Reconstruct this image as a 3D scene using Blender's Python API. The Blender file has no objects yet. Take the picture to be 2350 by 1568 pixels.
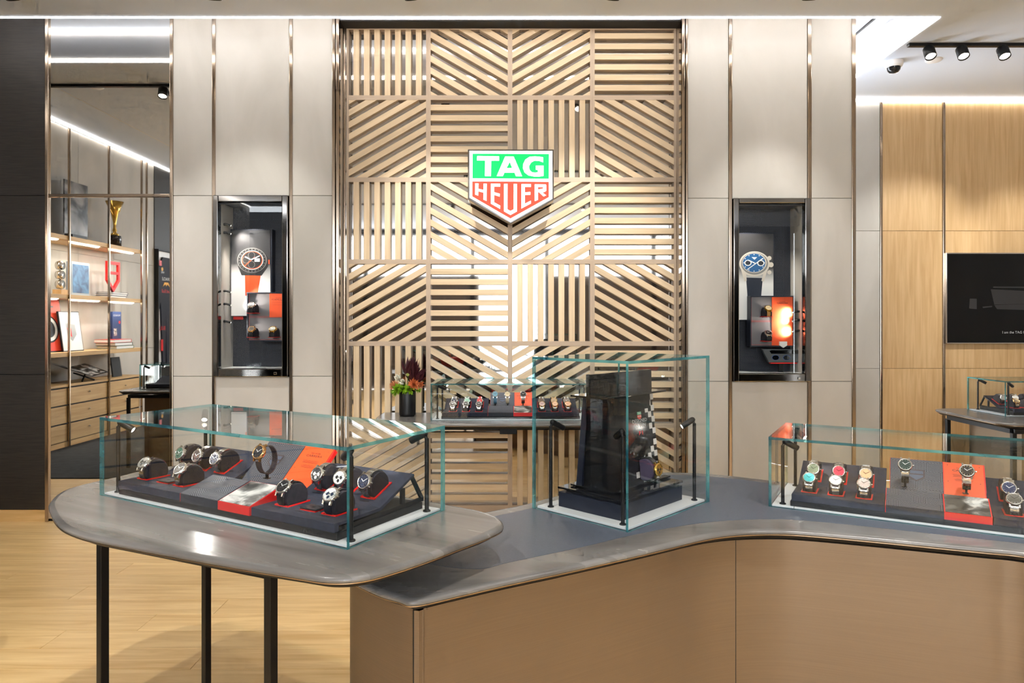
import bpy, bmesh, math, random
from mathutils import Vector, Matrix
random.seed(7)
sc = bpy.context.scene
col = sc.collection
R_ = math.radians
# ------------------------------------------------------------------ camera
F, CX, YH, H = 1566.67, 1175.0, 742.0, 1.42      # focal length in px of the 2350 wide frame, horizon row, eye height
cam_d = bpy.data.cameras.new('camera'); cam = bpy.data.objects.new('camera', cam_d); col.objects.link(cam)
cam_d.sensor_width = 36; cam_d.lens = 24.0; cam_d.shift_y = -(784 - YH) / 2350.0; cam_d.clip_start = .05
cam.location = (0, 0, H); cam.rotation_euler = (R_(90), 0, 0); sc.camera = cam
# ------------------------------------------------------------------ world, exposure
EXPOSURE = 1.35
W_STR = 4.6
wd = bpy.data.worlds.new('world'); sc.world = wd; wd.use_nodes = True
wd.node_tree.nodes['Background'].inputs[0].default_value = (.90, .95, 1, 1)
wd.node_tree.nodes['Background'].inputs[1].default_value = W_STR
sc.view_settings.view_transform = 'Standard'; sc.view_settings.look = 'None'
sc.view_settings.exposure = EXPOSURE; sc.view_settings.gamma = 1; sc.view_settings.use_curve_mapping = False
try:
    cy = sc.cycles
    cy.use_denoising = True; cy.use_adaptive_sampling = True; cy.adaptive_threshold = .08; cy.adaptive_min_samples = 12; cy.max_bounces = 7; cy.diffuse_bounces = 3; cy.glossy_bounces = 4
    cy.transmission_bounces = 2; cy.transparent_max_bounces = 24; cy.sample_clamp_indirect = 6.0
    cy.caustics_reflective = False; cy.caustics_refractive = False
except Exception:
    pass
# light levels (W)
E_SPOT, E_CASE, E_NICHE, LED = 48.0, .7, 6.0, 6.5
SIDE_X, WALL_Y, BACK_Y, FRONT_Y = -5.5, 4.88, 6.16, -4.5
CEIL, TRAY = 3.44, 3.68
# daylight of the mall enters through the open shopfront behind the camera: a portal only guides sampling
pl = bpy.data.lights.new('shopfront_portal', 'AREA'); pl.shape = 'RECTANGLE'; pl.size = 11; pl.size_y = 3.2
pl.cycles.is_portal = True
po = bpy.data.objects.new('shopfront_portal', pl); col.objects.link(po)
po.location = (.1, FRONT_Y, 1.6); po.rotation_euler = (R_(90), 0, 0)

# ------------------------------------------------------------------ helpers
def on_z(px, py, z):
    Y = F * (H - z) / (py - YH); return Vector(((px - CX) / F * Y, Y, z))
def on_Y(px, py, Y):
    return Vector(((px - CX) / F * Y, Y, H - (py - YH) * Y / F))
def wx(px, Y=WALL_Y): return (px - CX) / F * Y
def wz(py, Y=WALL_Y): return H - (py - YH) * Y / F
def s2l(c): return tuple((v / 255 / 12.92 if v / 255 <= .04045 else ((v / 255 + .055) / 1.055) ** 2.4) for v in c)

MATS = {}
def mat(name, rgb=(200, 200, 200), rough=.5, metal=0.0, spec=.5, emit=None, es=0.0, coat=0.0):
    if name in MATS: return MATS[name]
    m = bpy.data.materials.new(name); m.use_nodes = True; b = m.node_tree.nodes['Principled BSDF']
    c = s2l(rgb); b.inputs['Base Color'].default_value = (*c, 1); b.inputs['Roughness'].default_value = rough
    b.inputs['Metallic'].default_value = metal; b.inputs['Specular IOR Level'].default_value = spec
    if coat: b.inputs['Coat Weight'].default_value = coat; b.inputs['Coat Roughness'].default_value = .08
    if emit: b.inputs['Emission Color'].default_value = (*s2l(emit), 1); b.inputs['Emission Strength'].default_value = es
    MATS[name] = m; return m
def grain(name, c1, c2, scale=(1, 12, 12), rough=.45, metal=0.0, detail=6, rnd=0.0, ramp=(.3, .7), bump=0.0, rough2=None,
          dist=.6, noise_scale=3.0, coat=0.0, third=None, rotz=0.0):
    """stretched noise between two colours; scale is per object axis, rnd varies brightness from piece to piece"""
    if name in MATS: return MATS[name]
    m = bpy.data.materials.new(name); m.use_nodes = True; nt = m.node_tree; N, L = nt.nodes, nt.links
    b = N['Principled BSDF']; tc = N.new('ShaderNodeTexCoord'); oi = N.new('ShaderNodeObjectInfo')
    mul = N.new('ShaderNodeVectorMath'); mul.operation = 'MULTIPLY_ADD'
    cmb = N.new('ShaderNodeCombineXYZ')
    for i in range(3): L.new(oi.outputs['Random'], cmb.inputs[i])
    mul.inputs[1].default_value = (7.3, 11.7, 5.1); L.new(cmb.outputs[0], mul.inputs[0]); L.new(tc.outputs['Object'], mul.inputs[2])
    mp = N.new('ShaderNodeMapping'); mp.inputs['Scale'].default_value = scale
    rt = N.new('ShaderNodeVectorRotate'); rt.rotation_type = 'Z_AXIS'; rt.inputs['Angle'].default_value = R_(rotz)
    L.new(mul.outputs[0], rt.inputs['Vector']); L.new(rt.outputs[0], mp.inputs[0])
    nz = N.new('ShaderNodeTexNoise'); nz.inputs['Scale'].default_value = noise_scale; nz.inputs['Detail'].default_value = detail
    nz.inputs['Distortion'].default_value = dist; L.new(mp.outputs[0], nz.inputs['Vector'])
    rp = N.new('ShaderNodeValToRGB'); L.new(nz.outputs['Fac'], rp.inputs[0])
    rp.color_ramp.elements[0].position = ramp[0]; rp.color_ramp.elements[0].color = (*s2l(c1), 1)
    rp.color_ramp.elements[1].position = ramp[1]; rp.color_ramp.elements[1].color = (*s2l(c2), 1)
    if third:
        e = rp.color_ramp.elements.new(third[0]); e.color = (*s2l(third[1]), 1)
    out = rp.outputs[0]
    if rnd:
        hs = N.new('ShaderNodeHueSaturation'); mr = N.new('ShaderNodeMapRange')
        mr.inputs['To Min'].default_value = 1 - rnd; mr.inputs['To Max'].default_value = 1 + rnd
        L.new(oi.outputs['Random'], mr.inputs['Value']); L.new(mr.outputs[0], hs.inputs['Value']); L.new(out, hs.inputs['Color']); out = hs.outputs[0]
    L.new(out, b.inputs['Base Color']); b.inputs['Roughness'].default_value = rough; b.inputs['Metallic'].default_value = metal
    if coat: b.inputs['Coat Weight'].default_value = coat; b.inputs['Coat Roughness'].default_value = .1
    if rough2 is not None:
        mr = N.new('ShaderNodeMapRange'); mr.inputs['To Min'].default_value = rough; mr.inputs['To Max'].default_value = rough2
        L.new(nz.outputs['Fac'], mr.inputs['Value']); L.new(mr.outputs[0], b.inputs['Roughness'])
    if bump:
        bp = N.new('ShaderNodeBump'); bp.inputs['Strength'].default_value = bump; bp.inputs['Distance'].default_value = .002
        L.new(nz.outputs['Fac'], bp.inputs['Height']); L.new(bp.outputs[0], b.inputs['Normal'])
    MATS[name] = m; return m
def glass_mat(name, tint=(.985, .995, .992)):
    m = bpy.data.materials.new(name); m.use_nodes = True; nt = m.node_tree; N, L = nt.nodes, nt.links
    N.remove(N['Principled BSDF']); out = N['Material Output']
    t = N.new('ShaderNodeBsdfTransparent'); t.inputs[0].default_value = (*tint, 1)
    g = N.new('ShaderNodeBsdfGlossy'); g.inputs['Roughness'].default_value = .0
    fr = N.new('ShaderNodeFresnel'); ge = N.new('ShaderNodeNewGeometry'); mr = N.new('ShaderNodeMapRange')
    mr.inputs['To Min'].default_value = 1.45; mr.inputs['To Max'].default_value = 1 / 1.45
    L.new(ge.outputs['Backfacing'], mr.inputs['Value']); L.new(mr.outputs[0], fr.inputs['IOR'])
    mx = N.new('ShaderNodeMixShader'); L.new(fr.outputs[0], mx.inputs[0]); L.new(t.outputs[0], mx.inputs[1]); L.new(g.outputs[0], mx.inputs[2])
    L.new(mx.outputs[0], out.inputs[0]); MATS[name] = m; return m
def edge_glass_mat(name):
    m = bpy.data.materials.new(name); m.use_nodes = True; nt = m.node_tree; N, L = nt.nodes, nt.links
    b = N['Principled BSDF']; b.inputs['Base Color'].default_value = (*s2l((52, 138, 142)), 1); b.inputs['Roughness'].default_value = .12
    tc = N.new('ShaderNodeTexCoord'); nz = N.new('ShaderNodeTexNoise'); nz.inputs['Scale'].default_value = 7; nz.inputs['Detail'].default_value = 2
    L.new(tc.outputs['Object'], nz.inputs['Vector']); rp = N.new('ShaderNodeValToRGB')
    rp.color_ramp.elements[0].position = .35; rp.color_ramp.elements[0].color = (*s2l((18, 80, 98)), 1)
    rp.color_ramp.elements[1].position = .68; rp.color_ramp.elements[1].color = (*s2l((112, 184, 182)), 1)
    L.new(nz.outputs['Fac'], rp.inputs[0]); L.new(rp.outputs[0], b.inputs['Base Color'])
    t = N.new('ShaderNodeBsdfTransparent'); t.inputs[0].default_value = (.35, .75, .75, 1)
    mx = N.new('ShaderNodeMixShader'); mx.inputs[0].default_value = .55
    L.new(t.outputs[0], mx.inputs[1]); L.new(b.outputs[0], mx.inputs[2]); L.new(mx.outputs[0], N['Material Output'].inputs[0])
    MATS[name] = m; return m

M_glass = glass_mat('clear_glass'); M_edge = edge_glass_mat('glass_edge')
M_mirror = mat('mirror_silver', (235, 233, 228), .015, 1)
M_bmirror = mat('bronze_mirror', (200, 194, 187), .03, 1)
M_stone = grain('greige_plaster_panel', (181, 176, 167), (200, 195, 187), (1, 1, .45), .62, detail=8, noise_scale=2.2, dist=.8, rnd=.02)
M_trim = mat('bronze_polished', (176, 158, 140), .16, 1)
M_chrome = mat('polished_steel', (205, 200, 194), .08, 1)
M_dchrome = mat('dark_polished_steel', (150, 146, 142), .07, 1)
M_darkwood = grain('dark_stained_oak', (28, 24, 21), (48, 42, 37), (3, 60, 60), .55, detail=5, noise_scale=2.0, bump=.15)
M_oak = grain('light_oak_veneer', (194, 156, 106), (216, 182, 134), (14, 14, .8), .5, detail=7, noise_scale=2.4, rnd=.03)
M_oakx = grain('oak_slat', (211, 184, 146), (230, 206, 170), (.9, 16, 16), .5, detail=7, noise_scale=2.4, rnd=.05)
M_oakframe = mat('oak_frame', (192, 170, 146), .55)
M_shelfoak = grain('shelf_oak', (186, 148, 96), (212, 176, 124), (12, .8, 12), .5, detail=6, noise_scale=2.2, rnd=.04)
M_floor = grain('floor_oak_plank', (212, 170, 108), (238, 204, 146), (.7, 9, 9), .38, detail=8, noise_scale=2.4, rnd=.05, dist=1.0)
M_floorbase = mat('floor_joint', (150, 112, 66), .7)
M_carpet = grain('dark_carpet', (20, 22, 24), (38, 40, 43), (2, 2, 2), .95, noise_scale=6, detail=4)
M_paint = mat('white_paint', (238, 236, 236), .85)
M_ceil = mat('ceiling_paint', (226, 236, 254), .9)
M_led = mat('led_diffuser', (255, 255, 255), .5, emit=(255, 250, 244), es=LED)
M_ledw = mat('led_warm', (255, 250, 240), .5, emit=(255, 242, 220), es=7)
M_black = mat('black_metal', (22, 22, 23), .38, .4)
M_blackm = mat('black_matte', (11, 11, 12), .6)
M_pblack = mat('black_gloss', (10, 11, 14), .05, 0, .6, coat=.3)
M_veneer = grain('grey_stained_veneer', (92, 88, 85), (126, 122, 118), (1.6, 3.4, 3), .2, detail=9, noise_scale=1.6, dist=.9, rough2=.32, ramp=(.3, .7))
M_veneerL = grain('grey_stained_veneer_long', (88, 84, 81), (128, 124, 120), (.9, 7.5, 3), .2, detail=9, noise_scale=1.5, dist=.7, rough2=.32, ramp=(.3, .7), rotz=30)
M_brass = mat('brass_strip', (188, 164, 138), .32, 1)
M_leather = grain('blue_grey_leather', (76, 82, 94), (86, 92, 104), (8, 8, 8), .42, noise_scale=30, detail=2)
M_bronze = grain('brushed_bronze', (122, 104, 84), (130, 111, 90), (1.0, 1.0, 420), .40, .55, detail=3, noise_scale=4, ramp=(.35, .65))
M_white = mat('white_lacquer', (228, 228, 228), .4)
M_navy = grain('navy_suede', (28, 32, 47), (41, 45, 62), (4, 4, 4), .85, noise_scale=10, detail=5)
M_navyd = mat('navy_dark', (20, 26, 42), .5)
M_stripe = mat('grey_stripe_print', (108, 111, 122), .6)
M_panelgrey = mat('panel_grey', (38, 41, 50), .55)
M_red = mat('bright_red', (222, 20, 18), .45)
M_orange = mat('orange_panel', (238, 86, 34), .45)
M_steel = mat('watch_steel', (214, 210, 204), .16, 1)
M_gold = mat('rose_gold', (224, 176, 120), .18, 1)
M_yellowgold = mat('yellow_gold', (226, 182, 90), .15, 1)
M_bcase = mat('black_case', (28, 28, 30), .3, .7)
M_cush = grain('cushion_velvet', (18, 17, 24), (34, 29, 38), (6, 6, 6), .9, noise_scale=14, detail=4)
M_printw = mat('print_white', (232, 232, 230), .5)
M_printk = mat('print_black', (20, 20, 22), .5)

class MB:
    def __init__(s): s.v = []; s.f = []; s.m = []; s.sm = []
    def add(s, vs, fs, m=0, M=None, smooth=False):
        o = len(s.v)
        s.v += [tuple(M @ Vector(p)) if M else tuple(p) for p in vs]
        s.f += [tuple(o + i for i in f) for f in fs]; s.m += [m] * len(fs) if isinstance(m, int) else list(m); s.sm += [smooth] * len(fs)
        return s
    def box(s, x0, x1, y0, y1, z0, z1, m=0, M=None):
        return s.add([(x0, y0, z0), (x1, y0, z0), (x1, y1, z0), (x0, y1, z0), (x0, y0, z1), (x1, y0, z1), (x1, y1, z1), (x0, y1, z1)],
                     [(0, 3, 2, 1), (4, 5, 6, 7), (0, 1, 5, 4), (1, 2, 6, 5), (2, 3, 7, 6), (3, 0, 4, 7)], m, M)
    def prism(s, poly, z0, z1, m=0, M=None, ms=None, smooth=False, cap=(True, True)):
        n = len(poly)
        if sum(poly[i][0] * poly[(i + 1) % n][1] - poly[(i + 1) % n][0] * poly[i][1] for i in range(n)) < 0: poly = poly[::-1]
        vs = [(p[0], p[1], z0) for p in poly] + [(p[0], p[1], z1) for p in poly]
        fs = [(i, (i + 1) % n, n + (i + 1) % n, n + i) for i in range(n)]
        s.add(vs, fs, m if ms is None else ms, M, smooth)
        o = len(s.v) - 2 * n
        if cap[1]: s.f.append(tuple(o + n + i for i in range(n))); s.m.append(m); s.sm.append(False)
        if cap[0]: s.f.append(tuple(o + i for i in reversed(range(n)))); s.m.append(m); s.sm.append(False)
        return s
    def flat(s, poly, z=0.0, m=0, M=None):
        n = len(poly)
        if sum(poly[i][0] * poly[(i + 1) % n][1] - poly[(i + 1) % n][0] * poly[i][1] for i in range(n)) < 0: poly = poly[::-1]
        return s.add([(p[0], p[1], z) for p in poly], [tuple(range(n))], m, M)
    def lathe(s, prof, n=24, m=0, M=None, smooth=True, a0=0, a1=360):
        full = abs(a1 - a0) >= 359.9; k = n if full else n + 1
        vs = []
        for r, z in prof:
            for i in range(k):
                a = R_(a0 + (a1 - a0) * i / n); vs.append((r * math.cos(a), r * math.sin(a), z))
        fs = []
        for j in range(len(prof) - 1):
            for i in range(n):
                i2 = (i + 1) % k if full else i + 1
                fs.append((j * k + i, j * k + i2, (j + 1) * k + i2, (j + 1) * k + i))
        return s.add(vs, fs, m, M, smooth)
    def disc(s, r, z, n=24, m=0, M=None, c=(0, 0)):
        return s.add([(c[0] + r * math.cos(2 * math.pi * i / n), c[1] + r * math.sin(2 * math.pi * i / n), z) for i in range(n)], [tuple(range(n))], m, M)
    def ring(s, r0, r1, z, n=24, m=0, M=None, c=(0, 0)):
        vs = [(c[0] + r * math.cos(2 * math.pi * i / n), c[1] + r * math.sin(2 * math.pi * i / n), z) for r in (r0, r1) for i in range(n)]
        return s.add(vs, [(i, n + i, n + (i + 1) % n, (i + 1) % n) for i in range(n)], m, M)
    def tube(s, p0, p1, r, n=12, m=0, r1=None, caps=True, M=None):
        p0, p1 = Vector(p0), Vector(p1); d = p1 - p0; q = d.to_track_quat('Z', 'Y').to_matrix().to_4x4(); T = Matrix.Translation(p0) @ q
        if M: T = M @ T
        l = d.length; r1 = r if r1 is None else r1
        prof = [(r, 0), (r1, l)]
        s.lathe(prof, n, m, T)
        if caps: s.disc(r1, l, n, m, T); s.add([(r * math.cos(2 * math.pi * i / n), r * math.sin(2 * math.pi * i / n), 0) for i in range(n)], [tuple(reversed(range(n)))], m, T)
        return s
    def mesh(s, name, mats, bevel=0, seg=2):
        me = bpy.data.meshes.new(name); me.from_pydata(s.v, [], s.f)
        for mm in (mats if isinstance(mats, (list, tuple)) else [mats]): me.materials.append(mm)
        me.polygons.foreach_set('material_index', s.m); me.polygons.foreach_set('use_smooth', s.sm); me.update()
        if bevel:
            bm = bmesh.new(); bm.from_mesh(me); bmesh.ops.remove_doubles(bm, verts=bm.verts, dist=1e-6)
            ed = [e for e in bm.edges if len(e.link_faces) == 2 and e.calc_face_angle(0) > .6]
            bmesh.ops.bevel(bm, geom=ed, offset=bevel, segments=seg, profile=.5, affect='EDGES', clamp_overlap=True)
            bm.to_mesh(me); bm.free()
        return me
    def build(s, name, mats, parent=None, bevel=0, M=None, seg=2):
        return mk(name, s.mesh(name, mats, bevel, seg), parent, M)
def mk(name, me, parent=None, M=None):
    o = bpy.data.objects.new(name, me); col.objects.link(o)
    if M is not None: o.matrix_basis = M
    if parent: o.parent = parent
    return o
def tag(o, label=None, cat=None, group=None, kind=None):
    if label: o['label'] = label
    if cat: o['category'] = cat
    if group: o['group'] = group
    if kind: o['kind'] = kind
    return o
def thing(name, label, cat, M=None, group=None):
    o = bpy.data.objects.new(name, None); col.objects.link(o); o.empty_display_size = .05
    if M is not None: o.matrix_basis = M
    return tag(o, label, cat, group)
def T(x, y=0, z=0): return Matrix.Translation((x, y, z))
def RZ(d): return Matrix.Rotation(R_(d), 4, 'Z')
def RX(d): return Matrix.Rotation(R_(d), 4, 'X')
def RY(d): return Matrix.Rotation(R_(d), 4, 'Y')
def SC(k): return Matrix.Scale(k, 4)
def WF(x, z, Y, rot=0):    # wall frame: local x right, y up, z towards the viewer
    c, s_ = math.cos(R_(rot)), math.sin(R_(rot))
    return Matrix(((c, -s_, 0, x), (0, 0, -1, Y), (s_, c, 0, z), (0, 0, 0, 1)))
def clip(poly, x0, x1, y0, y1):
    def cut(ps, f, inter):
        o = []
        for i in range(len(ps)):
            a, b = ps[i - 1], ps[i]
            if f(b):
                if not f(a): o.append(inter(a, b))
                o.append(b)
            elif f(a): o.append(inter(a, b))
        return o
    def ix(v): return lambda a, b: (v, a[1] + (b[1] - a[1]) * (v - a[0]) / (b[0] - a[0]))
    def iy(v): return lambda a, b: (a[0] + (b[0] - a[0]) * (v - a[1]) / (b[1] - a[1]), v)
    for f, it in ((lambda p: p[0] >= x0, ix(x0)), (lambda p: p[0] <= x1, ix(x1)), (lambda p: p[1] >= y0, iy(y0)), (lambda p: p[1] <= y1, iy(y1))):
        poly = cut(poly, f, it)
        if len(poly) < 3: return []
    return poly
def area(p): return abs(sum(p[i - 1][0] * p[i][1] - p[i][0] * p[i - 1][1] for i in range(len(p)))) / 2
def stripes(kind, x0, x1, y0, y1, pitch, width):
    """strips of a tile: V, H, / or \\ ; returns (angle, polygon)"""
    out = []; w, h = x1 - x0, y1 - y0; ang = {'V': 90, 'H': 0, '/': 30, '\\': -30}[kind]
    cxx, cyy = (x0 + x1) / 2, (y0 + y1) / 2; a = R_(ang); d = (math.cos(a), math.sin(a)); n = (-d[1], d[0])
    ext = abs(w / 2 * n[0]) + abs(h / 2 * n[1]); k0 = int(ext / pitch) + 1
    for k in range(-k0, k0 + 1):
        c = k * pitch
        p = [(cxx + n[0] * (c + sg * width / 2) + d[0] * l, cyy + n[1] * (c + sg * width / 2) + d[1] * l) for sg, l in ((-1, -2), (-1, 2), (1, 2), (1, -2))]
        q = clip(p, x0, x1, y0, y1)
        if len(q) >= 3 and area(q) > pitch * pitch * .12: out.append((ang, q))
    return out
PAT = [['V', '\\', '/', 'H'], ['/', 'H', 'V', '\\']]
def stripe_print(w, h, tile, n, off=(0, 0)):
    mb = MB(); i0 = 0
    nx, ny = int(w / tile) + 2, int(h / tile) + 2
    for i in range(nx):
        for j in range(ny):
            x0, y0 = i * tile - off[0], j * tile - off[1]
            a, b, c, d = max(0, x0), min(w, x0 + tile), max(0, y0), min(h, y0 + tile)
            if b - a < .002 or d - c < .002: continue
            for _, q in stripes(PAT[j % 2][i % 4], a, b, c, d, tile / n, tile / n * .42): mb.flat(q)
    return mb
def catmull(pts, k=6):
    n = len(pts); o = []
    for i in range(n):
        p0, p1, p2, p3 = (Vector(pts[(i + j) % n][:2]) for j in (-1, 0, 1, 2))
        for t in range(k):
            u = t / k
            o.append(tuple(.5 * ((2 * p1) + (p2 - p0) * u + (2 * p0 - 5 * p1 + 4 * p2 - p3) * u * u + (3 * p1 - p0 - 3 * p2 + p3) * u ** 3)))
    return o
def ccw(p):
    return p if sum(p[i - 1][0] * p[i][1] - p[i][0] * p[i - 1][1] for i in range(len(p))) > 0 else p[::-1]
def inset(poly, d):
    n = len(poly); o = []
    for i in range(n):
        a, b, c = Vector(poly[i - 1]), Vector(poly[i]), Vector(poly[(i + 1) % n])
        e1, e2 = (b - a).normalized(), (c - b).normalized(); nn = Vector((-(e1 + e2).y, (e1 + e2).x))
        nn = nn.normalized() if nn.length > 1e-6 else Vector((-e1.y, e1.x)); o.append(tuple(b + nn * d))
    return o
def text(name, body, size, m, parent, M, ext=0.0, align='CENTER', sx=1.0):
    cu = bpy.data.curves.new(name, 'FONT'); cu.body = body; cu.size = size; cu.align_x = align; cu.align_y = 'CENTER'; cu.extrude = ext; cu.resolution_u = 2
    o = bpy.data.objects.new(name, cu); col.objects.link(o); bpy.context.view_layer.update()
    me = bpy.data.meshes.new_from_object(o.evaluated_get(bpy.context.evaluated_depsgraph_get())); bpy.data.objects.remove(o)
    me.materials.clear(); me.materials.append(m)
    return mk(name, me, parent, M @ Matrix.Diagonal((sx, 1, 1, 1)))
def spot_light(name, energy, loc, target, angle=60, blend=.6, radius=.03, color=(1, .985, .955), parent=None):
    l = bpy.data.lights.new(name, 'SPOT'); l.energy = energy; l.spot_size = R_(angle); l.spot_blend = blend; l.shadow_soft_size = radius; l.color = color
    o = bpy.data.objects.new(name, l); col.objects.link(o); o.location = loc
    o.rotation_euler = (Vector(target) - Vector(loc)).to_track_quat('-Z', 'Y').to_euler()
    return o

# ================================================================== SETTING
def struct(name, mb, mats, label=None, bevel=0, cat=None):
    o = mb.build(name, mats, None, bevel); o['kind'] = 'structure'
    o['label'] = label or name.replace('_', ' '); o['category'] = cat or name.split('_')[0]; return o
RX1 = 5.9
# floor with individual planks
fl = struct('floor', MB().box(SIDE_X, RX1, FRONT_Y, BACK_Y, -.05, -.012), M_floorbase, 'light oak plank floor of the shop', cat='floor')
PW = .177
plank_cache = {}
y = 1.03; row = 0
while y < 4.95:
    x = -5.4 + random.uniform(-1.6, 0)
    while x < 3.2:
        l = random.choice((1.5, 1.9, 2.2)); x0, x1 = max(x, -5.4), min(x + l, 3.2)
        if x1 - x0 > .05:
            key = round(x1 - x0, 3)
            if key not in plank_cache:
                plank_cache[key] = MB().box(-(key / 2) + .0008, key / 2 - .0008, -PW / 2 + .0008, PW / 2 - .0008, -.012, 0).mesh('plank', M_floor, .0008, 1)
            mk('plank', plank_cache[key], fl, T((x0 + x1) / 2, y + PW / 2))
        x += l
    y += PW; row += 1
mb = MB().box(-5.4, 3.2, FRONT_Y, 1.03, -.012, 0).box(3.2, RX1, FRONT_Y, BACK_Y, -.012, 0).box(-5.4, 3.2, y, BACK_Y, -.012, 0)
mb.build('plank_field', M_floor, fl)
cp = MB().box(-5.09, -2.78, -2.5, 3.55, 0, .008).build('carpet', M_carpet)
tag(cp, 'dark charcoal carpet below the shelf wall seen in the mirror', 'carpet')
# ceiling: main plate at CEIL, raised tray over the back strip
TX, TY = 2.815, 4.51
LXT = -3.9
c = MB().box(LXT, RX1, FRONT_Y, TY - .012, CEIL, CEIL + .3)
TRL = 3.86
c.box(SIDE_X, LXT, FRONT_Y, TY, TRL, TRL + .1).box(SIDE_X, LXT, TY - .05, TY, TRAY, TRL)
c.box(TX + .012, RX1, TY - .012, BACK_Y + .3, CEIL, CEIL + .3)
c.box(SIDE_X, TX + .1, TY - .05, BACK_Y + .3, TRAY, TRAY + .1)
ceil = struct('ceiling', c, M_ceil, 'white ceiling with a raised light tray over the back wall')
face = MB().box(LXT - .012, LXT, FRONT_Y, TY, CEIL, TRL).box(LXT, TX + .012, TY - .012, TY, CEIL + .02, TRAY).box(TX, TX + .012, TY, BACK_Y, CEIL + .02, TRAY)
face.build('tray_face', M_paint, ceil)
for nm, b in (('led_strip', (LXT, TX, TY - .012, TY + .004, CEIL - .004, CEIL + .018)), ('led_strip', (TX - .004, TX + .012, TY, BACK_Y, CEIL - .004, CEIL + .018)),
              ('led_strip', (LXT, TX - .02, TY, TY + .010, TRAY - .02, TRAY - .008)), ('led_strip', (TX - .2, TX - .185, TY + .2, BACK_Y, TRAY - .012, TRAY)),
              ('led_strip', (TX, RX1, BACK_Y - .02, BACK_Y, CEIL - .022, CEIL))):
    MB().box(*b).build(nm, M_led, ceil)
MB().box(TX - .14, TX - .125, TY + .2, BACK_Y, TRAY - .01, TRAY).build('track_slot', M_black, ceil)
MB().box(-5.475, -5.455, FRONT_Y, 4.4, TRL - .02, TRL).build('led_strip', M_led, ceil)

# ---- back wall: greige panels, bronze strips, mirror, dark panel, slat feature
XN = {k: wx(k) for k in (107, 112, 390, 397, 488, 494, 664, 671, 763, 795, 1552, 1578, 1672, 1680, 1853, 1862, 1955, 1963)}
ZT = TRAY
nl = (wx(492), wx(663), wz(865), wz(449.5)); nr = (wx(1681), wx(1857), wz(876), wz(456))
core = MB()
YB = 5.40
core.box(SIDE_X, wx(397), WALL_Y + .02, YB, 0, ZT)
core.box(wx(397), nl[0], WALL_Y + .02, YB, 0, ZT); core.box(nl[0], nl[1], WALL_Y + .02, YB, 0, nl[2]); core.box(nl[0], nl[1], WALL_Y + .02, YB, nl[3], ZT)
core.box(nl[0], nl[1], WALL_Y + .28, YB, nl[2], nl[3]); core.box(nl[1], wx(771), WALL_Y + .02, YB, 0, ZT)
core.box(wx(771), wx(1572), 5.09, YB, 0, ZT)
core.box(wx(1572), nr[0], WALL_Y + .02, YB, 0, ZT); core.box(nr[0], nr[1], WALL_Y + .02, YB, 0, nr[2]); core.box(nr[0], nr[1], WALL_Y + .02, YB, nr[3], ZT)
core.box(nr[0], nr[1], WALL_Y + .28, YB, nr[2], nr[3]); core.box(nr[1], wx(1960), WALL_Y + .02, YB, 0, ZT)
wall = struct('wall_back', core, M_blackm, 'back wall of greige plaster panels with bronze strips')
def wall_panel(xa, xb, za, zb, m=M_stone, y0=WALL_Y, th=.02, nm='panel'):
    g = .0016
    return MB().box(xa - (xa + xb) / 2 + g, xb - (xa + xb) / 2 - g, -th / 2, th / 2, za - (za + zb) / 2 + g, zb - (za + zb) / 2 - g).build(nm, m, wall, .0012, T((xa + xb) / 2, y0 + th / 2, (za + zb) / 2), 1)
zl1, zl2, zr1, zr2 = wz(449), wz(864), wz(455), wz(875.5)
for xa, xb, hi, lo in ((397, 488, zl1, zl2), (671, 763, zl1, zl2), (1578, 1672, zr1, zr2), (1862, 1955, zr1, zr2)):
    for za, zb in ((hi, ZT), (lo, hi), (.0, lo)): wall_panel(wx(xa), wx(xb), za, zb)
wall_panel(wx(494), wx(664), nl[3], ZT); wall_panel(wx(494), wx(664), 0, nl[2])
wall_panel(wx(1680), wx(1853), nr[3], ZT); wall_panel(wx(1680), wx(1853), 0, nr[2])
for za, zb in ((zl1, ZT), (wz(860), zl1), (wz(1170), wz(860))): wall_panel(SIDE_X, wx(106), za, zb, M_darkwood)
bb = MB().box(SIDE_X, wx(106), WALL_Y + .006, WALL_Y + .02, 0, wz(1171)).build('baseboard_left', M_floor); tag(bb, 'light oak baseboard under the dark wood panel', 'baseboard', kind='structure')
tn = [0]
def trim(x0, x1, z0, z1, y0=WALL_Y - .008, y1=WALL_Y + .02, m=M_trim, bev=.004, label=None):
    tn[0] += 1
    o = MB().box(x0, x1, y0, y1, z0, z1).build('trim_%d' % tn[0], m, None, bev); o['kind'] = 'structure'
    o['label'] = label or 'slim vertical bronze metal strip between wall panels'; o['category'] = 'trim'; o['group'] = 'bronze wall strips'; return o
for a, b in ((487, 495), (664, 671.5), (1672, 1680), (1853, 1862)): trim(wx(a), wx(b), 0, ZT)
trim(wx(104), wx(112), 0, ZT); trim(wx(390), wx(397.5), 0, ZT); trim(wx(1954), wx(1963.5), 0, ZT, y1=YB)
for a, b in ((763, 770), (771.5, 779), (1564, 1571), (1572.5, 1578)): trim(wx(a), wx(b), 0, ZT, y0=WALL_Y - .014, y1=WALL_Y + .02)
trim(wx(112), wx(390), zl1 - .012, zl1 + .012, y0=WALL_Y - .006, label='horizontal bronze strip across the tall mirror')
mr = thing('wall_mirror', 'tall frameless wall mirror between dark wood and greige panels', 'mirror', T(wx(251), WALL_Y + .012, 0))
for za, zb in ((0.02, zl1 - .012), (zl1 + .012, ZT)):
    MB().box(wx(112) - wx(251), wx(390) - wx(251), -.004, .004, za, zb).build('mirror_pane', M_mirror, mr)

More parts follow.
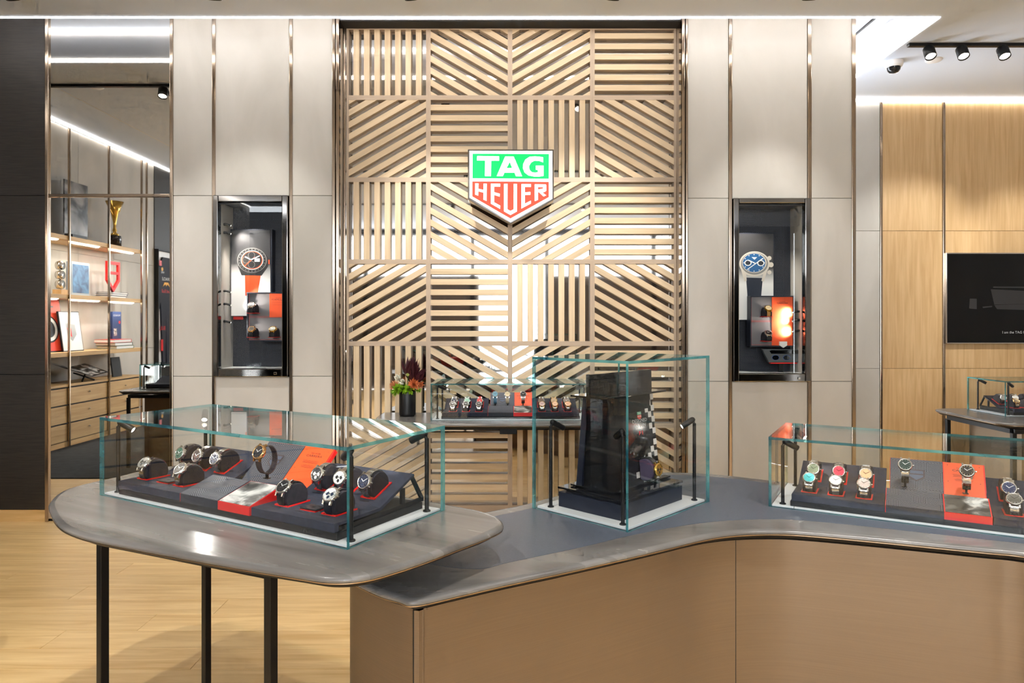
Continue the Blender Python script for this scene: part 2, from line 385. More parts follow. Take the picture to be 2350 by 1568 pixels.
# slat feature wall
SY, SD = 5.072, .042
xl = [wx(p, SY - SD) for p in (795, 983, 1170.5, 1359.5, 1552)]
zt0 = wz(224, SY - SD); zp = .6045
zr = [3.60] + [zt0 - i * zp for i in range(6)]
fw = struct('wall_feature', MB().box(wx(779), wx(1564), SY + .004, SY + .016, 0, ZT), M_blackm, 'oak slat feature wall backed with mirror')
MB().box(wx(779), wx(1564), SY, SY + .004, 0, 3.6).build('mirror_sheet', M_bmirror, fw)
for a in (wx(779), wx(1564)):
    sg = 1 if a < 0 else -1
    MB().box(min(a, a - sg * .004), max(a, a - sg * .004), WALL_Y, SY, 0, 3.6).build('return_mirror', M_bmirror, fw)
for a in (791.5, 1553.5):
    MB().tube((wx(a, SY - SD), SY - SD - .004, 0), (wx(a, SY - SD), SY - SD - .004, 3.6), .006, 10).build('edge_rod', M_trim, fw)
MB().box(wx(771), wx(1572), WALL_Y + .02, SY, 3.6, ZT).build('soffit', M_ceil, fw)
MB().box(wx(779), wx(1564), WALL_Y + .03, SY - .0, 3.592, 3.602).build('top_trim', M_blackm, fw)  # black trim along the top of the slats
slat_cache = {}
FWD = .017
for j in range(6):
    for i in range(4):
        x0, x1, z1, z0 = xl[i], xl[i + 1], zr[j], zr[j + 1]
        cx_, cz_ = (x0 + x1) / 2, (z0 + z1) / 2; w, h = x1 - x0, z1 - z0
        fr = MB()
        g = .00015
        fr.box(-w / 2 + g, -w / 2 + FWD, -h / 2 + g, h / 2 - g, 0, SD).box(w / 2 - FWD, w / 2 - g, -h / 2 + g, h / 2 - g, 0, SD)
        fr.box(-w / 2 + FWD, w / 2 - FWD, -h / 2 + g, -h / 2 + FWD, 0, SD).box(-w / 2 + FWD, w / 2 - FWD, h / 2 - FWD, h / 2 - g, 0, SD)
        fo = fr.build('slat_tile', M_oakframe, fw, 0, WF(cx_, cz_, SY))
        zc = zr[0] - .001 if j == 0 else None
        yb0 = -h / 2 + FWD
        hh = zp if j == 0 else h                # the top row is a cut tile
        for ang, q in stripes(PAT[j % 2][i], -w / 2 + FWD, w / 2 - FWD, -h / 2 + FWD, -h / 2 + hh - FWD, .0766, .041):
            q = clip(q, -w, w, -h / 2 + FWD, h / 2 - FWD)
            if len(q) < 3: continue
            mxx, mxy = sum(p[0] for p in q) / len(q), sum(p[1] for p in q) / len(q)
            ca, sa = math.cos(R_(-ang)), math.sin(R_(-ang))
            lp = [((p[0] - mxx) * ca - (p[1] - mxy) * sa, (p[0] - mxx) * sa + (p[1] - mxy) * ca) for p in q]
            key = tuple((round(p[0], 3), round(p[1], 3)) for p in lp)
            if key not in slat_cache: slat_cache[key] = MB().prism(lp, 0.0006, SD - .002).mesh('slat', M_oakx)
            mk('slat', slat_cache[key], fo, T(mxx, mxy) @ RZ(ang))
MB().box(xl[0], xl[4], SY - SD, SY, 0, zr[6]).build('kick_board', M_oakframe, fw)

# right rear wall in oak, side walls
rw = struct('wall_rear', MB().box(2.0, RX1, BACK_Y + .02, BACK_Y + .2, 0, CEIL + .3), M_blackm, 'rear wall of oak veneer panels beside the greige wall')
def rear_panel(px0, px1, py0, py1, m):
    xa, xb, za, zb = wx(px0, BACK_Y), wx(px1, BACK_Y), max(0, wz(py1, BACK_Y)), wz(py0, BACK_Y); g = .0015
    MB().box(-(xb - xa) / 2 + g, (xb - xa) / 2 - g, 0, .02, -(zb - za) / 2 + g, (zb - za) / 2 - g).build('panel', m, rw, .001, T((xa + xb) / 2, BACK_Y, (za + zb) / 2), 1)
for a, b, m in ((1760, 2019.5, M_stone), (2025, 2163, M_oak), (2169, 2420, M_oak), (2426, 2680, M_oak)):
    for y0, y1 in ((232, 530), (530, 846), (846, 1110)): rear_panel(a, b, y0, y1, m)
for a, b in ((2019.5, 2025), (2163, 2169), (2420, 2426)):
    trim(wx(a, BACK_Y), wx(b, BACK_Y), 0, CEIL - .02, y0=BACK_Y - .008, y1=BACK_Y + .02, label='slim bronze strip on the rear oak wall')
struct('wall_right', MB().box(RX1, RX1 + .15, FRONT_Y, BACK_Y + .2, 0, CEIL), M_stone, 'right side wall outside the view')
wl = struct('wall_left', MB().box(SIDE_X - .15, SIDE_X, FRONT_Y, YB, 0, 3.96), M_blackm, 'left side wall seen only in the mirror')
for ya, yb in ((-4.5, -3.2), (-3.2, -1.9), (-1.9, -1.25), (-.67, .39), (.39, 1.15), (1.15, 1.925), (1.925, 2.7), (2.7, 3.5), (3.5, 4.2), (4.2, 4.86)):
    xf = -5.12 if ya >= 2.69 else SIDE_X + .02
    for za, zb in ((0, 1.05), (1.05, 2.3), (2.3, TRL - .03)):
        MB().box(SIDE_X + .001, xf, ya + .002, yb - .002, za + .0015, zb - .0015).build('panel', M_stone, wl, .001)
MB().box(SIDE_X + .001, SIDE_X + .03, -1.25, -.67, 0, TRL - .03).build('dark_panel', M_darkwood, wl)
# shopfront frame behind the camera
sfp = MB()  # unseen boards added to dim reflections in the niche glass and slat mirror
sf = MB().box(SIDE_X, RX1, FRONT_Y - .2, FRONT_Y, 3.3, CEIL + .3)
for x in (-5.5, -3.2, -.9, .7, 3.0, 5.7): sf.box(x, x + .1, FRONT_Y - .2, FRONT_Y, 0, 3.3)
sfp.box(-5.5, -4.3, FRONT_Y - .15, FRONT_Y - .05, 0, CEIL).box(4.3, RX1, FRONT_Y - .15, FRONT_Y - .05, 0, CEIL)
sfp.box(-5.3, -.7, FRONT_Y - .15, FRONT_Y - .05, 0, 2.45).box(.7, 5.7, FRONT_Y - .15, FRONT_Y - .05, 0, 2.45)
sfo = struct('wall_shopfront', sf, M_darkwood, 'dark shopfront frame behind the viewpoint')
sfp.build('reflection_blocker', mat('taupe_board', (112, 102, 94), .7), sfo)

# ================================================================== TABLES
def table_top(name, outline, z, parent, m=M_veneer):
    """rounded veneer top, brass strip below, black underside"""
    outline = ccw(outline)
    def stack(prof, mats, nm, cap_top, cap_bot, par):
        mb = MB(); n = len(outline); rings = [[(p[0], p[1], z + dz) for p in inset(outline, d)] for d, dz in prof]
        vs = [v for r in rings for v in r]; fs = []
        for k in range(len(rings) - 1):
            for i in range(n): fs.append((k * n + i, (k + 1) * n + i, (k + 1) * n + (i + 1) % n, k * n + (i + 1) % n))
        mb.add(vs, fs, 0, None, True)
        if cap_top: mb.add(rings[0], [tuple(range(n))], 0)
        if cap_bot: mb.add(rings[-1], [tuple(reversed(range(n)))], 0)
        return mb.build(nm, mats, par)
    stack([(.016, 0), (.008, -.001), (.003, -.004), (0, -.009), (.0008, -.0125), (.003, -.015)], m, 'top', True, True, parent)
    stack([(.0018, -.0152), (.0018, -.0172)], M_brass, 'brass_edge', True, True, parent)
    stack([(.008, -.018), (.03, -.034)], M_blackm, 'underside', True, True, parent)
U = Vector((-.867, .498)).normalized(); V = Vector((U.y, -U.x))
LO = Vector((-.3628, 1.5057)) * 1.1
ZL, ZC = .87, .763
uv = [(1.18, .25), (1.165, .16), (1.15, .045), (1.115, -.03), (1.011, -.113), (.897, -.165), (.757, -.213), (.638, -.229), (.525, -.223), (.223, -.188), (-.005, -.1535), (-.085, -.137),
      (-.135, -.095), (-.162, -.02), (-.179, .06), (-.195, .174), (-.208, .266), (-.203, .332), (-.157, .386), (-.098, .411), (-.041, .42), (.2, .432), (.6, .45), (1.0, .45), (1.12, .42), (1.17, .35)]
Lout = [tuple(LO + (U * a + V * b) * 1.1) for a, b in uv]
lt = thing('display_table', 'grey veneer table with rounded corners on slim black legs, front left', 'table', T(LO.x, LO.y, 0))
to = lambda pts: [(p[0] - LO.x, p[1] - LO.y) for p in pts]
table_top('t', to(catmull(Lout, 6)), ZL, lt, M_veneerL)
for a, b in ((.69, -.145), (.14, -.09), (.855, .27), (.27, .40)):
    p = (U * a + V * b) * 1.1; M = T(p.x, p.y) @ RZ(-30)
    MB().box(-.0115, .0115, -.0115, .0115, 0, ZL - .03).build('leg', M_black, lt, .0015, M)
pf = [(U * a + V * b) * 1.1 for a, b in ((.69, -.145), (.14, -.09), (.27, .40), (.855, .27))]
for i in range(4):
    a, b = pf[i], pf[(i + 1) % 4]; d = (b - a); M = T(a.x, a.y, ZL - .045) @ RZ(math.degrees(math.atan2(d.y, d.x)))
    MB().box(.012, d.length - .012, -.01, .01, -.02, .01).build('apron_rail', M_black, lt, 0, M)

# boomerang counter
fp = [on_z(*p, ZC) for p in ((954, 1378), (1060, 1355), (1171, 1330), (1300, 1303), (1431, 1274), (1530, 1251), (1605, 1233), (1655, 1224), (1707, 1219), (1770, 1217), (1844, 1219.5), (2000, 1233), (2259, 1258), (2350, 1267))]
fp = [(p.x, p.y) for p in fp]
bk = [(1.95, 1.80), (2.1, 1.82), (2.18, 1.95), (2.16, 2.16), (2.05, 2.31), (1.65, 2.56), (1.32, 2.75), (1.133, 2.83), (1.041, 2.886), (.948, 2.944), (.846, 2.987), (.773, 3.008), (.675, 3.017), (.55, 2.97), (.385, 2.816),
      (.175, 2.611), (.04, 2.479), (-.012, 2.439), (-.22, 2.29), (-.42, 2.12), (-.50, 2.0), (-.50, 1.89), (-.44, 1.79), (-.34, 1.685), (-.275, 1.64)]
bk = [(a, b) for a, b in bk]
Cout = fp + [(1.62, 1.855)] + bk
ct = thing('display_counter', 'curved bronze sales counter with grey veneer rim and blue-grey inlay', 'counter', T(.3, 2.3, 0))
co = lambda pts: [(p[0] - .3, p[1] - 2.3) for p in pts]
Csp = co(catmull(Cout, 5))
Csp = ccw(Csp)
table_top('c', Csp, ZC, ct)
ip = [on_z(*p, ZC) for p in ((1100, 1306), (1160, 1293), (1250, 1274), (1344, 1254), (1431, 1233), (1530, 1213), (1620, 1199.5), (1704, 1193.5), (1790, 1192), (1880, 1198), (2000, 1210), (2200, 1232), (2350, 1248))]
ib = [(1.66, 1.98), (2.02, 2.0), (1.97, 2.22), (1.62, 2.48), (1.29, 2.68), (1.1, 2.77), (1.02, 2.825), (.93, 2.885), (.84, 2.925), (.77, 2.945), (.68, 2.952), (.575, 2.91), (.42, 2.76), (.215, 2.56), (.08, 2.43), (-.1, 2.29), (-.3, 2.13), (-.38, 2.02), (-.33, 1.93), (-.2, 1.85)]
MB().prism(catmull(co([(p.x, p.y) for p in ip] + ib), 5), ZC - .002, ZC + .0007).build('leather_inlay', M_leather, ct)
bp = inset(Csp, .05); nb = len(bp)
seam_w = [(on_z(940, 1394, ZC - .02).x - .3, on_z(940, 1394, ZC - .02).y - 2.3 + .03), (on_z(1707, 1235, ZC - .02).x - .3, on_z(1707, 1235, ZC - .02).y - 2.3 + .04), (1.85, -.35), (1.7, .1), (.4, .65), (-.75, -.15)]
idx = sorted(min(range(nb), key=lambda i: (bp[i][0] - s_[0]) ** 2 + (bp[i][1] - s_[1]) ** 2) for s_ in seam_w)
inn = inset(Csp, .065)
for k in range(len(idx)):
    a, b = idx[k], idx[(k + 1) % len(idx)]
    ids = list(range(a, b + 1)) if b > a else list(range(a, nb)) + list(range(0, b + 1))
    n = len(ids); vs = []; g = .0
    for z in (0.0, ZC - .045):
        vs += [(*bp[i], z) for i in ids] + [(*inn[i], z) for i in ids]
    fs = [(i, i + 1, 2 * n + i + 1, 2 * n + i) for i in range(n - 1)] + [(n + i + 1, n + i, 3 * n + i, 3 * n + i + 1) for i in range(n - 1)]
    mb = MB().add(vs, fs, 0, None, True)
    mb.add(vs, [(2 * n + i, 2 * n + i + 1, 3 * n + i + 1, 3 * n + i) for i in range(n - 1)] + [(0, 2 * n, 3 * n, n), (n - 1, 2 * n - 1, 4 * n - 1, 3 * n - 1)], 0)
    mb.build('base_panel', M_bronze, ct)
    p = bp[a]; q = bp[(a + 1) % nb]; d = Vector((q[0] - p[0], q[1] - p[1])).normalized()
    MB().box(-.001, .001, -.0006, .004, 0, ZC - .045).build('panel_joint', M_blackm, ct, 0, T(p[0], p[1]) @ RZ(math.degrees(math.atan2(d.y, d.x))))
MB().prism(inset(Csp, .075), ZC - .05, ZC - .03).build('shadow_gap', M_blackm, ct)

# wall desk under the slat wall
DY = SY - SD
dt = thing('wall_desk', 'grey veneer shelf desk cantilevered from the oak slat wall', 'desk', T(0, DY, 0))
def catmull_open(pts, k=5):
    q = [pts[0]] + list(pts) + [pts[-1]]; o = []
    for i in range(len(pts) - 1):
        p0, p1, p2, p3 = (Vector(q[i + j]) for j in range(4))
        for t in range(k):
            u = t / k
            o.append(tuple(.5 * ((2 * p1) + (p2 - p0) * u + (2 * p0 - 5 * p1 + 4 * p2 - p3) * u * u + (3 * p1 - p0 - 3 * p2 + p3) * u ** 3)))
    return o + [tuple(pts[-1])]
dk = catmull_open([(-.95, DY - .001), (-.955, 4.86), (-.935, 4.70), (-.87, 4.59), (-.76, 4.52), (-.62, 4.47), (-.45, 4.45), (-.1, 4.445), (.3, 4.445), (.5, 4.46), (.64, 4.52), (.72, 4.65), (.74, 4.85), (.74, DY - .001)], 5)
dk = [(p[0], min(p[1], DY - .001) - DY) for p in dk]
table_top('d', dk, ZC, dt)
MB().box(-.75, .55, -.45, -.43, ZC - .06, ZC - .034).box(-.75, .55, -.02, 0, ZC - .09, ZC - .034).build('support_rail', M_black, dt)
pu = on_Y(1147, 986, 4.6); pv = on_Y(1186, 997, 4.6)
MB().box(pu.x, pv.x, 4.56 - DY, 4.64 - DY, ZC - .085, ZC - .034).build('lock_box', M_black, dt, .003)

# small frame tables (rear right, and the one seen in the mirror)
def frame_table(name, label, x0, x1, y0, y1, r, z):
    t = thing(name, label, 'table', T((x0 + x1) / 2, (y0 + y1) / 2, .0085 if x0 < 0 else 0)); w, d = (x1 - x0) / 2, (y1 - y0) / 2
    pts = []
    for cx_, cy_, a in ((w - r, d - r, 0), (-w + r, d - r, 90), (-w + r, -d + r, 180), (w - r, -d + r, 270)):
        for k in range(9): pts.append((cx_ + r * math.cos(R_(a + k * 11.25)), cy_ + r * math.sin(R_(a + k * 11.25))))
    table_top('t', pts, z, t)
    lx, ly = w - .10, d - .08
    for sx in (-1, 1):
        for sy in (-1, 1): MB().box(sx * lx - .014, sx * lx + .014, sy * ly - .014, sy * ly + .014, 0, z - .07).build('leg', M_black, t, .002)
    for sy in (-1, 1): MB().box(-lx, lx, sy * ly - .014, sy * ly + .014, z - .075, z - .045).build('rail', M_black, t)
    for sx in (-1, 1): MB().box(sx * lx - .014, sx * lx + .014, -ly + .014, ly - .014, z - .075, z - .045).build('rail', M_black, t)
    MB().box(-lx + .13, lx - .13, -ly + .1, ly - .05, 0, z - .075).build('base_cabinet', M_bronze, t)
    MB().box(-lx + .05, lx - .05, -ly + .05, ly - .05, z - .045, z - .034).build('spacer', M_blackm, t)
    return t
frame_table('frame_table', 'small grey table on black frame before the rear oak wall', 3.22, 4.75, 4.44, 5.28, .12, ZC)
frame_table('frame_table', 'small grey table on black frame reflected in the mirror', -3.85, -2.40, 2.48, 3.18, .12, ZC - .0085)

# ================================================================== GLASS SHOWCASES
GT = .0080
def glass_case(name, label, M, w, d, h, plate=True):
    t = thing(name, label, 'showcase', M)
    def pane(x0, x1, y0, y1, z0, z1, thin):
        mb = MB().box(x0, x1, y0, y1, z0, z1)
        # faces: 0 bottom 1 top 2 front 3 right 4 back 5 left
        big = {'z': (0, 1), 'y': (2, 4), 'x': (3, 5)}[thin]
        mb.m = [0 if k in big else 1 for k in range(6)]
        mb.build('glass_pane', [M_glass, M_edge], t)
    g = .0004
    pane(0, w, 0, d, h - GT, h, 'z'); pane(0, w, 0, GT, .0, h - GT - g, 'y'); pane(0, w, d - GT, d, .0, h - GT - g, 'y')
    pane(0, GT, GT + g, d - GT - g, .0, h - GT - g, 'x'); pane(w - GT, w, GT + g, d - GT - g, .0, h - GT - g, 'x')
    if plate:
        MB().box(GT + .001, .075, GT + .001, d - GT - .001, .0008, .006).box(.0765, w - .0765, GT + .001, d - GT - .001, .0008, .006).box(w - .075, w - GT - .001, GT + .001, d - GT - .001, .0008, .006).build('base_plate', M_white, t, .0008)
    return t
def lamp(M, x, y, h, yaw, label, tilt=-28, z0=.006, e=1.0, group=None):
    t = thing('display_lamp', label, 'lamp', M @ T(x, y, z0), group)
    MB().lathe([(0, .004), (.009, .004), (.0102, .0025), (.0102, 0), (0, 0)], 16).build('base_flange', M_black, t)
    MB().tube((0, 0, .003), (0, 0, h - .006), .0056, 12).build('post', M_black, t)
    c_, s_ = math.cos(R_(yaw)), math.sin(R_(yaw)); ct_, st = math.cos(R_(tilt)), math.sin(R_(tilt)); d = Vector((c_ * ct_, s_ * ct_, st))
    p0 = Vector((0, 0, h - .006)); a = p0 + Vector((c_ * .006, s_ * .006, .012))
    MB().tube(p0 - Vector((0, 0, .006)), a, .0045, 10).build('elbow', M_black, t)
    q = d.to_track_quat('Z', 'Y').to_matrix().to_4x4()
    HM = Matrix.Translation(a) @ q
    MB().lathe([(0, -.006), (.006, -.006), (.0088, -.002), (.0095, .002), (.0095, .046), (.0085, .0475), (.0085, .044), (0, .044)], 16).build('lamp_head', M_black, t, 0, HM)
    MB().disc(.0084, .0446, 16).build('lens', M_ledw, t, 0, HM)
    wm = M @ T(x, y, z0)
    tip = wm @ (a + d * .050); tgt = wm @ (a + d * .25)
    if e: spot_light('lamp_beam', E_CASE * e, tip, tgt, 95, .8, .006, (1, .95, .88))
    return t

# ---------------------------------------------------------------- watches
CY, CZ, CR = .032, .016, .034
def arc(phi, r, c=(CY, CZ)):
    k = 1.4 if c[1] > .04 else 1.0      # a watch on a hook hangs in a taller loop
    return Vector((0, c[0] - r * math.cos(R_(phi)), c[1] + k * r * math.sin(R_(phi))))
mcache = {}
def cached(key, fn):
    if key not in mcache: mcache[key] = fn()
    return mcache[key]
def dialmat(rgb): return mat('dial_%d_%d_%d' % rgb, rgb, .5, 0, .3)
def strapmat(rgb): return mat('strap_%d_%d_%d' % rgb, rgb, .6)
def frame_phi(phi, r, c):
    p = arc(phi, r, c); k = 1.4 if c[1] > .04 else 1.0
    n = Vector((0, -math.cos(R_(phi)), math.sin(R_(phi)) / k)).normalized(); t = Vector((0, n.z, -n.y))
    return Matrix(((1, 0, 0, p.x), (0, t.y, n.y, p.y), (0, t.z, n.z, p.z), (0, 0, 0, 1)))
def watch(M, label, dial=(30, 30, 32), case='steel', strap='steel', chrono=True, bezel=None, sub=None, hang=False, lite=False, group=None, mark=None, ph=None):
    t = thing('watch', label, 'watch', M, group)
    cm = {'steel': M_steel, 'gold': M_gold, 'yellow': M_yellowgold, 'black': M_bcase}[case]
    R = .0204; c = (CY, CZ) if not hang else (CY, .052); r = CR + .0016 if not hang else .0262; ph = ph or (45 if not hang else 36)
    HM = frame_phi(ph, r - .0012, c)
    n = 16 if lite else 28
    k = (case, lite)
    def f_case():
        mb = MB().lathe([(0, 0), (R * .93, 0), (R, .002), (R * 1.01, .005), (R, .0078), (R * .95, .0092)], n)
        for sx in (-1, 1):
            for sy in (-1, 1):
                L_ = Matrix.Translation((sx * .0112, sy * R * .93, .0035)) @ RX(-sy * 24)
                mb.box(-.0022, .0022, -.0055, .0055, -.0028, .0026, 0, L_)
        return mb.mesh('case', cm)
    mk('case', cached(('case', k), f_case), t, HM)
    bzm = cm if bezel is None else mat('bezel_%d_%d_%d' % bezel, bezel, .25, .3)
    mk('bezel', cached(('bezel', bzm.name, lite), lambda: MB().lathe([(R * .955, .0090), (R * .93, .0112), (R * .84, .0114), (R * .80, .0104)], n).mesh('bezel', bzm)), t, HM)
    def f_dial():
        mb = MB().disc(R * .82, .0104, n, 0)
        lum = 1
        for q in range(12):
            a = R_(q * 30); mb.box(-.00042, .00042, R * .60, R * .75, .0104, .0108, 1, RZ(-q * 30))
        if chrono and not lite:
            for sx, sy in ((-.36, 0), (.36, 0), (0, -.40)):
                mb.disc(R * .21, .01055, 14, 2, None, (sx * R, sy * R)); mb.ring(R * .20, R * .225, .0107, 14, 1, None, (sx * R, sy * R))
        return mb.mesh('dial', [dialmat(dial), M_steel if mark is None else mat('mark_%d_%d_%d' % mark, mark, .4), dialmat(sub or dial)])
    mk('dial', cached(('dial', dial, sub, chrono, lite, mark), f_dial), t, HM)
    if not lite:
        hm = M_printw if sum(dial) < 260 else M_bcase
        mk('hour_hand', cached(('hh', hm.name), lambda: MB().box(-.0007, .0007, -.001, R * .45, .0109, .0112).mesh('hour_hand', hm)), t, HM @ RZ(52))
        mk('minute_hand', cached(('mh', hm.name), lambda: MB().box(-.0005, .0005, -.001, R * .68, .0112, .0114).mesh('minute_hand', hm)), t, HM @ RZ(-55))
    def f_crown():
        mb = MB().tube((R, 0, .005), (R + .0042, 0, .005), .0024, 10)
        if chrono:
            for a in (30, -30): mb.tube((R * .97, 0, .005), (R + .0036, 0, .005), .0015, 8, M=RZ(a))
        return mb.mesh('crown', cm)
    mk('crown', cached(('crown', k, chrono), f_crown), t, HM)
    rng = [(203, -25)] if not hang else [(ph - 38, ph - 322)]
    def f_strap():
        mb = MB(); rr = r
        if strap == 'steel' or strap == 'goldlink':
            st = 5.6
            for a0, a1 in rng:
                sg = 1 if a1 > a0 else -1; a = a0
                while (a1 - a) * sg > 0:
                    A = frame_phi(a, rr, c); Bm = frame_phi(a + st * sg / 2, rr, c); tl = rr * R_(st) / 2 * (.92 if not hang else 1.1)
                    mb.box(-.0036, .0036, -tl, tl, 0, .0031, 0, Bm)
                    for sx in (-1, 1): mb.box(sx * .0072 - .0032, sx * .0072 + .0032, -tl, tl, 0, .0026, 0, A)
                    a += sg * st
        else:
            for a0, a1 in rng:
                ns = max(4, int(abs(a1 - a0) / 9)); vs = []
                for i in range(ns + 1):
                    A = frame_phi(a0 + (a1 - a0) * i / ns, rr, c); w = .0105 - .0012 * min(1, i / 6)
                    vs += [A @ Vector(p) for p in ((-w, 0, 0), (w, 0, 0), (w, 0, .0026), (-w, 0, .0026))]
                fs = []
                for i in range(ns):
                    for q in range(4):
                        fs.append((4 * i + q, 4 * i + (q + 1) % 4, 4 * i + 4 + (q + 1) % 4, 4 * i + 4 + q))
                fs += [(0, 3, 2, 1), (4 * ns, 4 * ns + 1, 4 * ns + 2, 4 * ns + 3)]
                mb.add(vs, fs, 0, None, False)
        return mb.mesh('strap', M_steel if strap == 'steel' else M_gold if strap == 'goldlink' else strapmat(strap))
    mk('bracelet' if isinstance(strap, str) else 'strap', cached(('strap', strap, hang, ph), f_strap), t)
    if hang:
        mk('hook_stand', cached('hook', lambda: MB().box(-.003, .003, CY - .002, CY + .004, 0, .0165).box(-.010, .006, CY - .004, CY + .008, 0, .002).mesh('hook_stand', M_black)), t)
    return t
def cushion(M, label, m=M_cush, group=None, tray=True):
    t = thing('watch_cushion', label, 'cushion', M, group)
    def f():
        a0 = -math.degrees(math.asin(CZ / CR)); pts = [(CY - CR * math.cos(R_(a0 + (180 - 2 * a0) * i / 22)), CZ + CR * math.sin(R_(a0 + (180 - 2 * a0) * i / 22))) for i in range(23)]
        # profile lies in y-z, extruded along x
        P = Matrix(((0, 0, 1, 0), (1, 0, 0, 0), (0, 1, 0, 0), (0, 0, 0, 1)))
        return MB().prism(pts, -.0195, .0195, 0, P, smooth=True).mesh('pad', m, .002, 2)
    mk('pad', cached(('cush', m.name), f), t, T(0, 0, .0022))
    if tray: mk('base_tray', cached('tray', lambda: MB().box(-.0235, .0235, -.004, .069, 0, .0018).box(-.0235, -.022, -.004, .069, .0018, .0034).box(.022, .0235, -.004, .069, .0018, .0034).mesh('base_tray', M_red)), t)
    return t
def cw(M, short, pos, wc, **k):
    cushion(M, 'dark cushion under the ' + short + ' ' + wc, group='watch cushions ' + wc)
    watch(M @ T(0, 0, .0022), short + ' ' + pos + ' ' + wc, group='watches ' + wc, **k)

# ---------------------------------------------------------------- display board in the long showcases
SL0, SLK = .171, .436
SLA = math.degrees(math.atan(SLK))
def board(M, where, c0, c1, cs, title='CARRERA', lite=False, rich=True):
    t = thing('watch_display_board', 'stepped navy suede display board ' + where, 'display', M)
    x0, x1 = .068, .913
    MB().box(x0 - .004, x1 + .004, .019, .335, .006, .0235).build('plinth', M_blackm, t, .001)
    P = Matrix(((0, 0, 1, 0), (1, 0, 0, 0), (0, 1, 0, 0), (0, 0, 0, 1)))
    prof = [(.015, .0245), (.015, .046), (SL0, .046), (.304, .104), (.3065, .098), (.1745, .0375), (.030, .0375), (.030, .0245)]
    for a, b in ((x0, c0 - .002), (c1 + .003, x1)):
        MB().prism(prof, a, b, 0, P).build('tray', M_navy, t, .0012)
    for xx in (x0 + .004, c0 - .012, c1 + .012, x1 - .004):
        MB().box(xx - .004, xx + .004, .03, .345, .0237, .034).build('side_rail', M_blackm, t)
        MB().prism([(.295, .094), (.3035, .097), (.345, .034), (.334, .034)], xx - .004, xx + .004, 0, P).build('strut', M_blackm, t)
        MB().box(xx - .004, xx + .004, .255, .267, .034, .074).build('strut', M_blackm, t)
    text('lettering', 'TAGHeuer', .0125, M_pblack, t, Matrix(((1, 0, 0, x1 - .075), (0, 0, -1, .0188), (0, 1, 0, .0148), (0, 0, 0, 1))), sx=1.15)
    # centre booklet
    b = thing('display_booklet', 'navy and orange brand booklet stand amid the board ' + where, 'booklet', M)
    wed = [(.012, .0245), (.012, .046), (.113, .077), (.113, .0245)]
    MB().prism(wed, c0 + .0015, cs, 0, P).build('base_block', M_navyd, b); MB().prism(wed, c0, c0 + .0015, 0, P).build('red_edge', M_red, b)
    MB().prism(wed, cs, c1, 0, P).build('red_block', M_red, b)
    a1 = math.atan2(.031, .101); L1 = math.hypot(.031, .101)
    def sl(x, y, z, a, off=.0006):
        c_, s_ = math.cos(a), math.sin(a)
        return Matrix(((1, 0, 0, x), (0, c_, -s_, y - s_ * off), (0, s_, c_, z + c_ * off), (0, 0, 0, 1)))
    F1 = lambda x, off=.0006: sl(x, .012, .046, a1, off)
    MB().box(0, cs - c0 - .004, .001, L1 - .001, 0, .0008).build('pattern_panel', M_panelgrey, b, 0, F1(c0 + .002, .0002))
    stripe_print(cs - c0 - .004, L1 - .002, .035, 8).build('stripe_print', M_stripe, b, 0, F1(c0 + .002, .0012))['kind'] = 'stuff'
    MB().box(0, c1 - cs - .006, .002, L1 - .002, 0, .0006).build('photo_print', mono_photo(), b, 0, F1(cs + .003, .0004))
    # reclining back panel
    yb, zb, yt, zt = .198, .044, .300, .1425
    a2 = math.atan2(zt - zb, yt - yb); L2 = math.hypot(zt - zb, yt - yb); F2 = lambda x, off=.0: sl(x, yb, zb, a2, off)
    e0, e1, es = c0 + .008, c1 + .004, cs + .008
    MB().box(0, e1 - e0, 0, L2, -.014, -.0005).build('back_panel', M_red, b, .0005, F2(e0))
    MB().box(.0012, es - e0 - .001, .001, L2 - .0015, -.0003, .0006).build('pattern_panel', M_panelgrey, b, 0, F2(e0))
    stripe_print(es - e0 - .003, L2 - .003, .035, 8, (.0, .01)).build('stripe_print', M_stripe, b, 0, F2(e0 + .0015, .0010) @ T(0, .0015))['kind'] = 'stuff'
    MB().box(es - e0 + .001, e1 - e0 - .004, .001, L2 - .0015, -.0003, .0008).build('orange_panel', M_orange, b, 0, F2(e0))
    # shield outline emblem
    sh = [(-.024, .022), (.024, .022), (.024, -.008), (0, -.024), (-.024, -.008)]; si = [(p[0] * .82, p[1] * .82) for p in sh]
    sm_ = MB().flat(sh, 0, 0).flat([(-.0195, .0175), (.0195, .0175), (.0195, .006), (-.0195, .006)], .0003, 1).flat([(-.0195, .0015), (.0195, .0015), (.0195, -.0055), (0, -.019), (-.0195, -.0055)], .0003, 1)
    sm_.build('emblem', [mat('emblem_brown', (66, 56, 60), .5), mat('emblem_blue', (74, 84, 104), .5)], b, 0, F2((e0 + es) / 2, .0016) @ T(0, L2 * .55))
    om = F2((es + e1) / 2 - .001, .0012)
    text('lettering', 'TAG HEUER', .0055, M_printk, b, om @ T(0, L2 - .022), sx=1.3)
    text('lettering', title, .0105, M_printk, b, om @ T(0, L2 - .031), sx=1.35)
    pm = MB()
    for k, (w, yy) in enumerate(((.060, .047), (.055, .0505), (.058, .054), (.040, .0625), (.050, .066), (.046, .0695))): pm.box(-w / 2, w / 2, L2 - yy - .0006, L2 - yy + .0006, 0, .0001)
    pm.build('print_lines', mat('print_brown', (150, 52, 26), .5), b, 0, om)
    for sx in (-.043, .043):
        for yy in (.012, .075): MB().disc(.0013, 0, 8).build('rivet', M_printk, b, 0, om @ T(sx, L2 - yy, .0004))
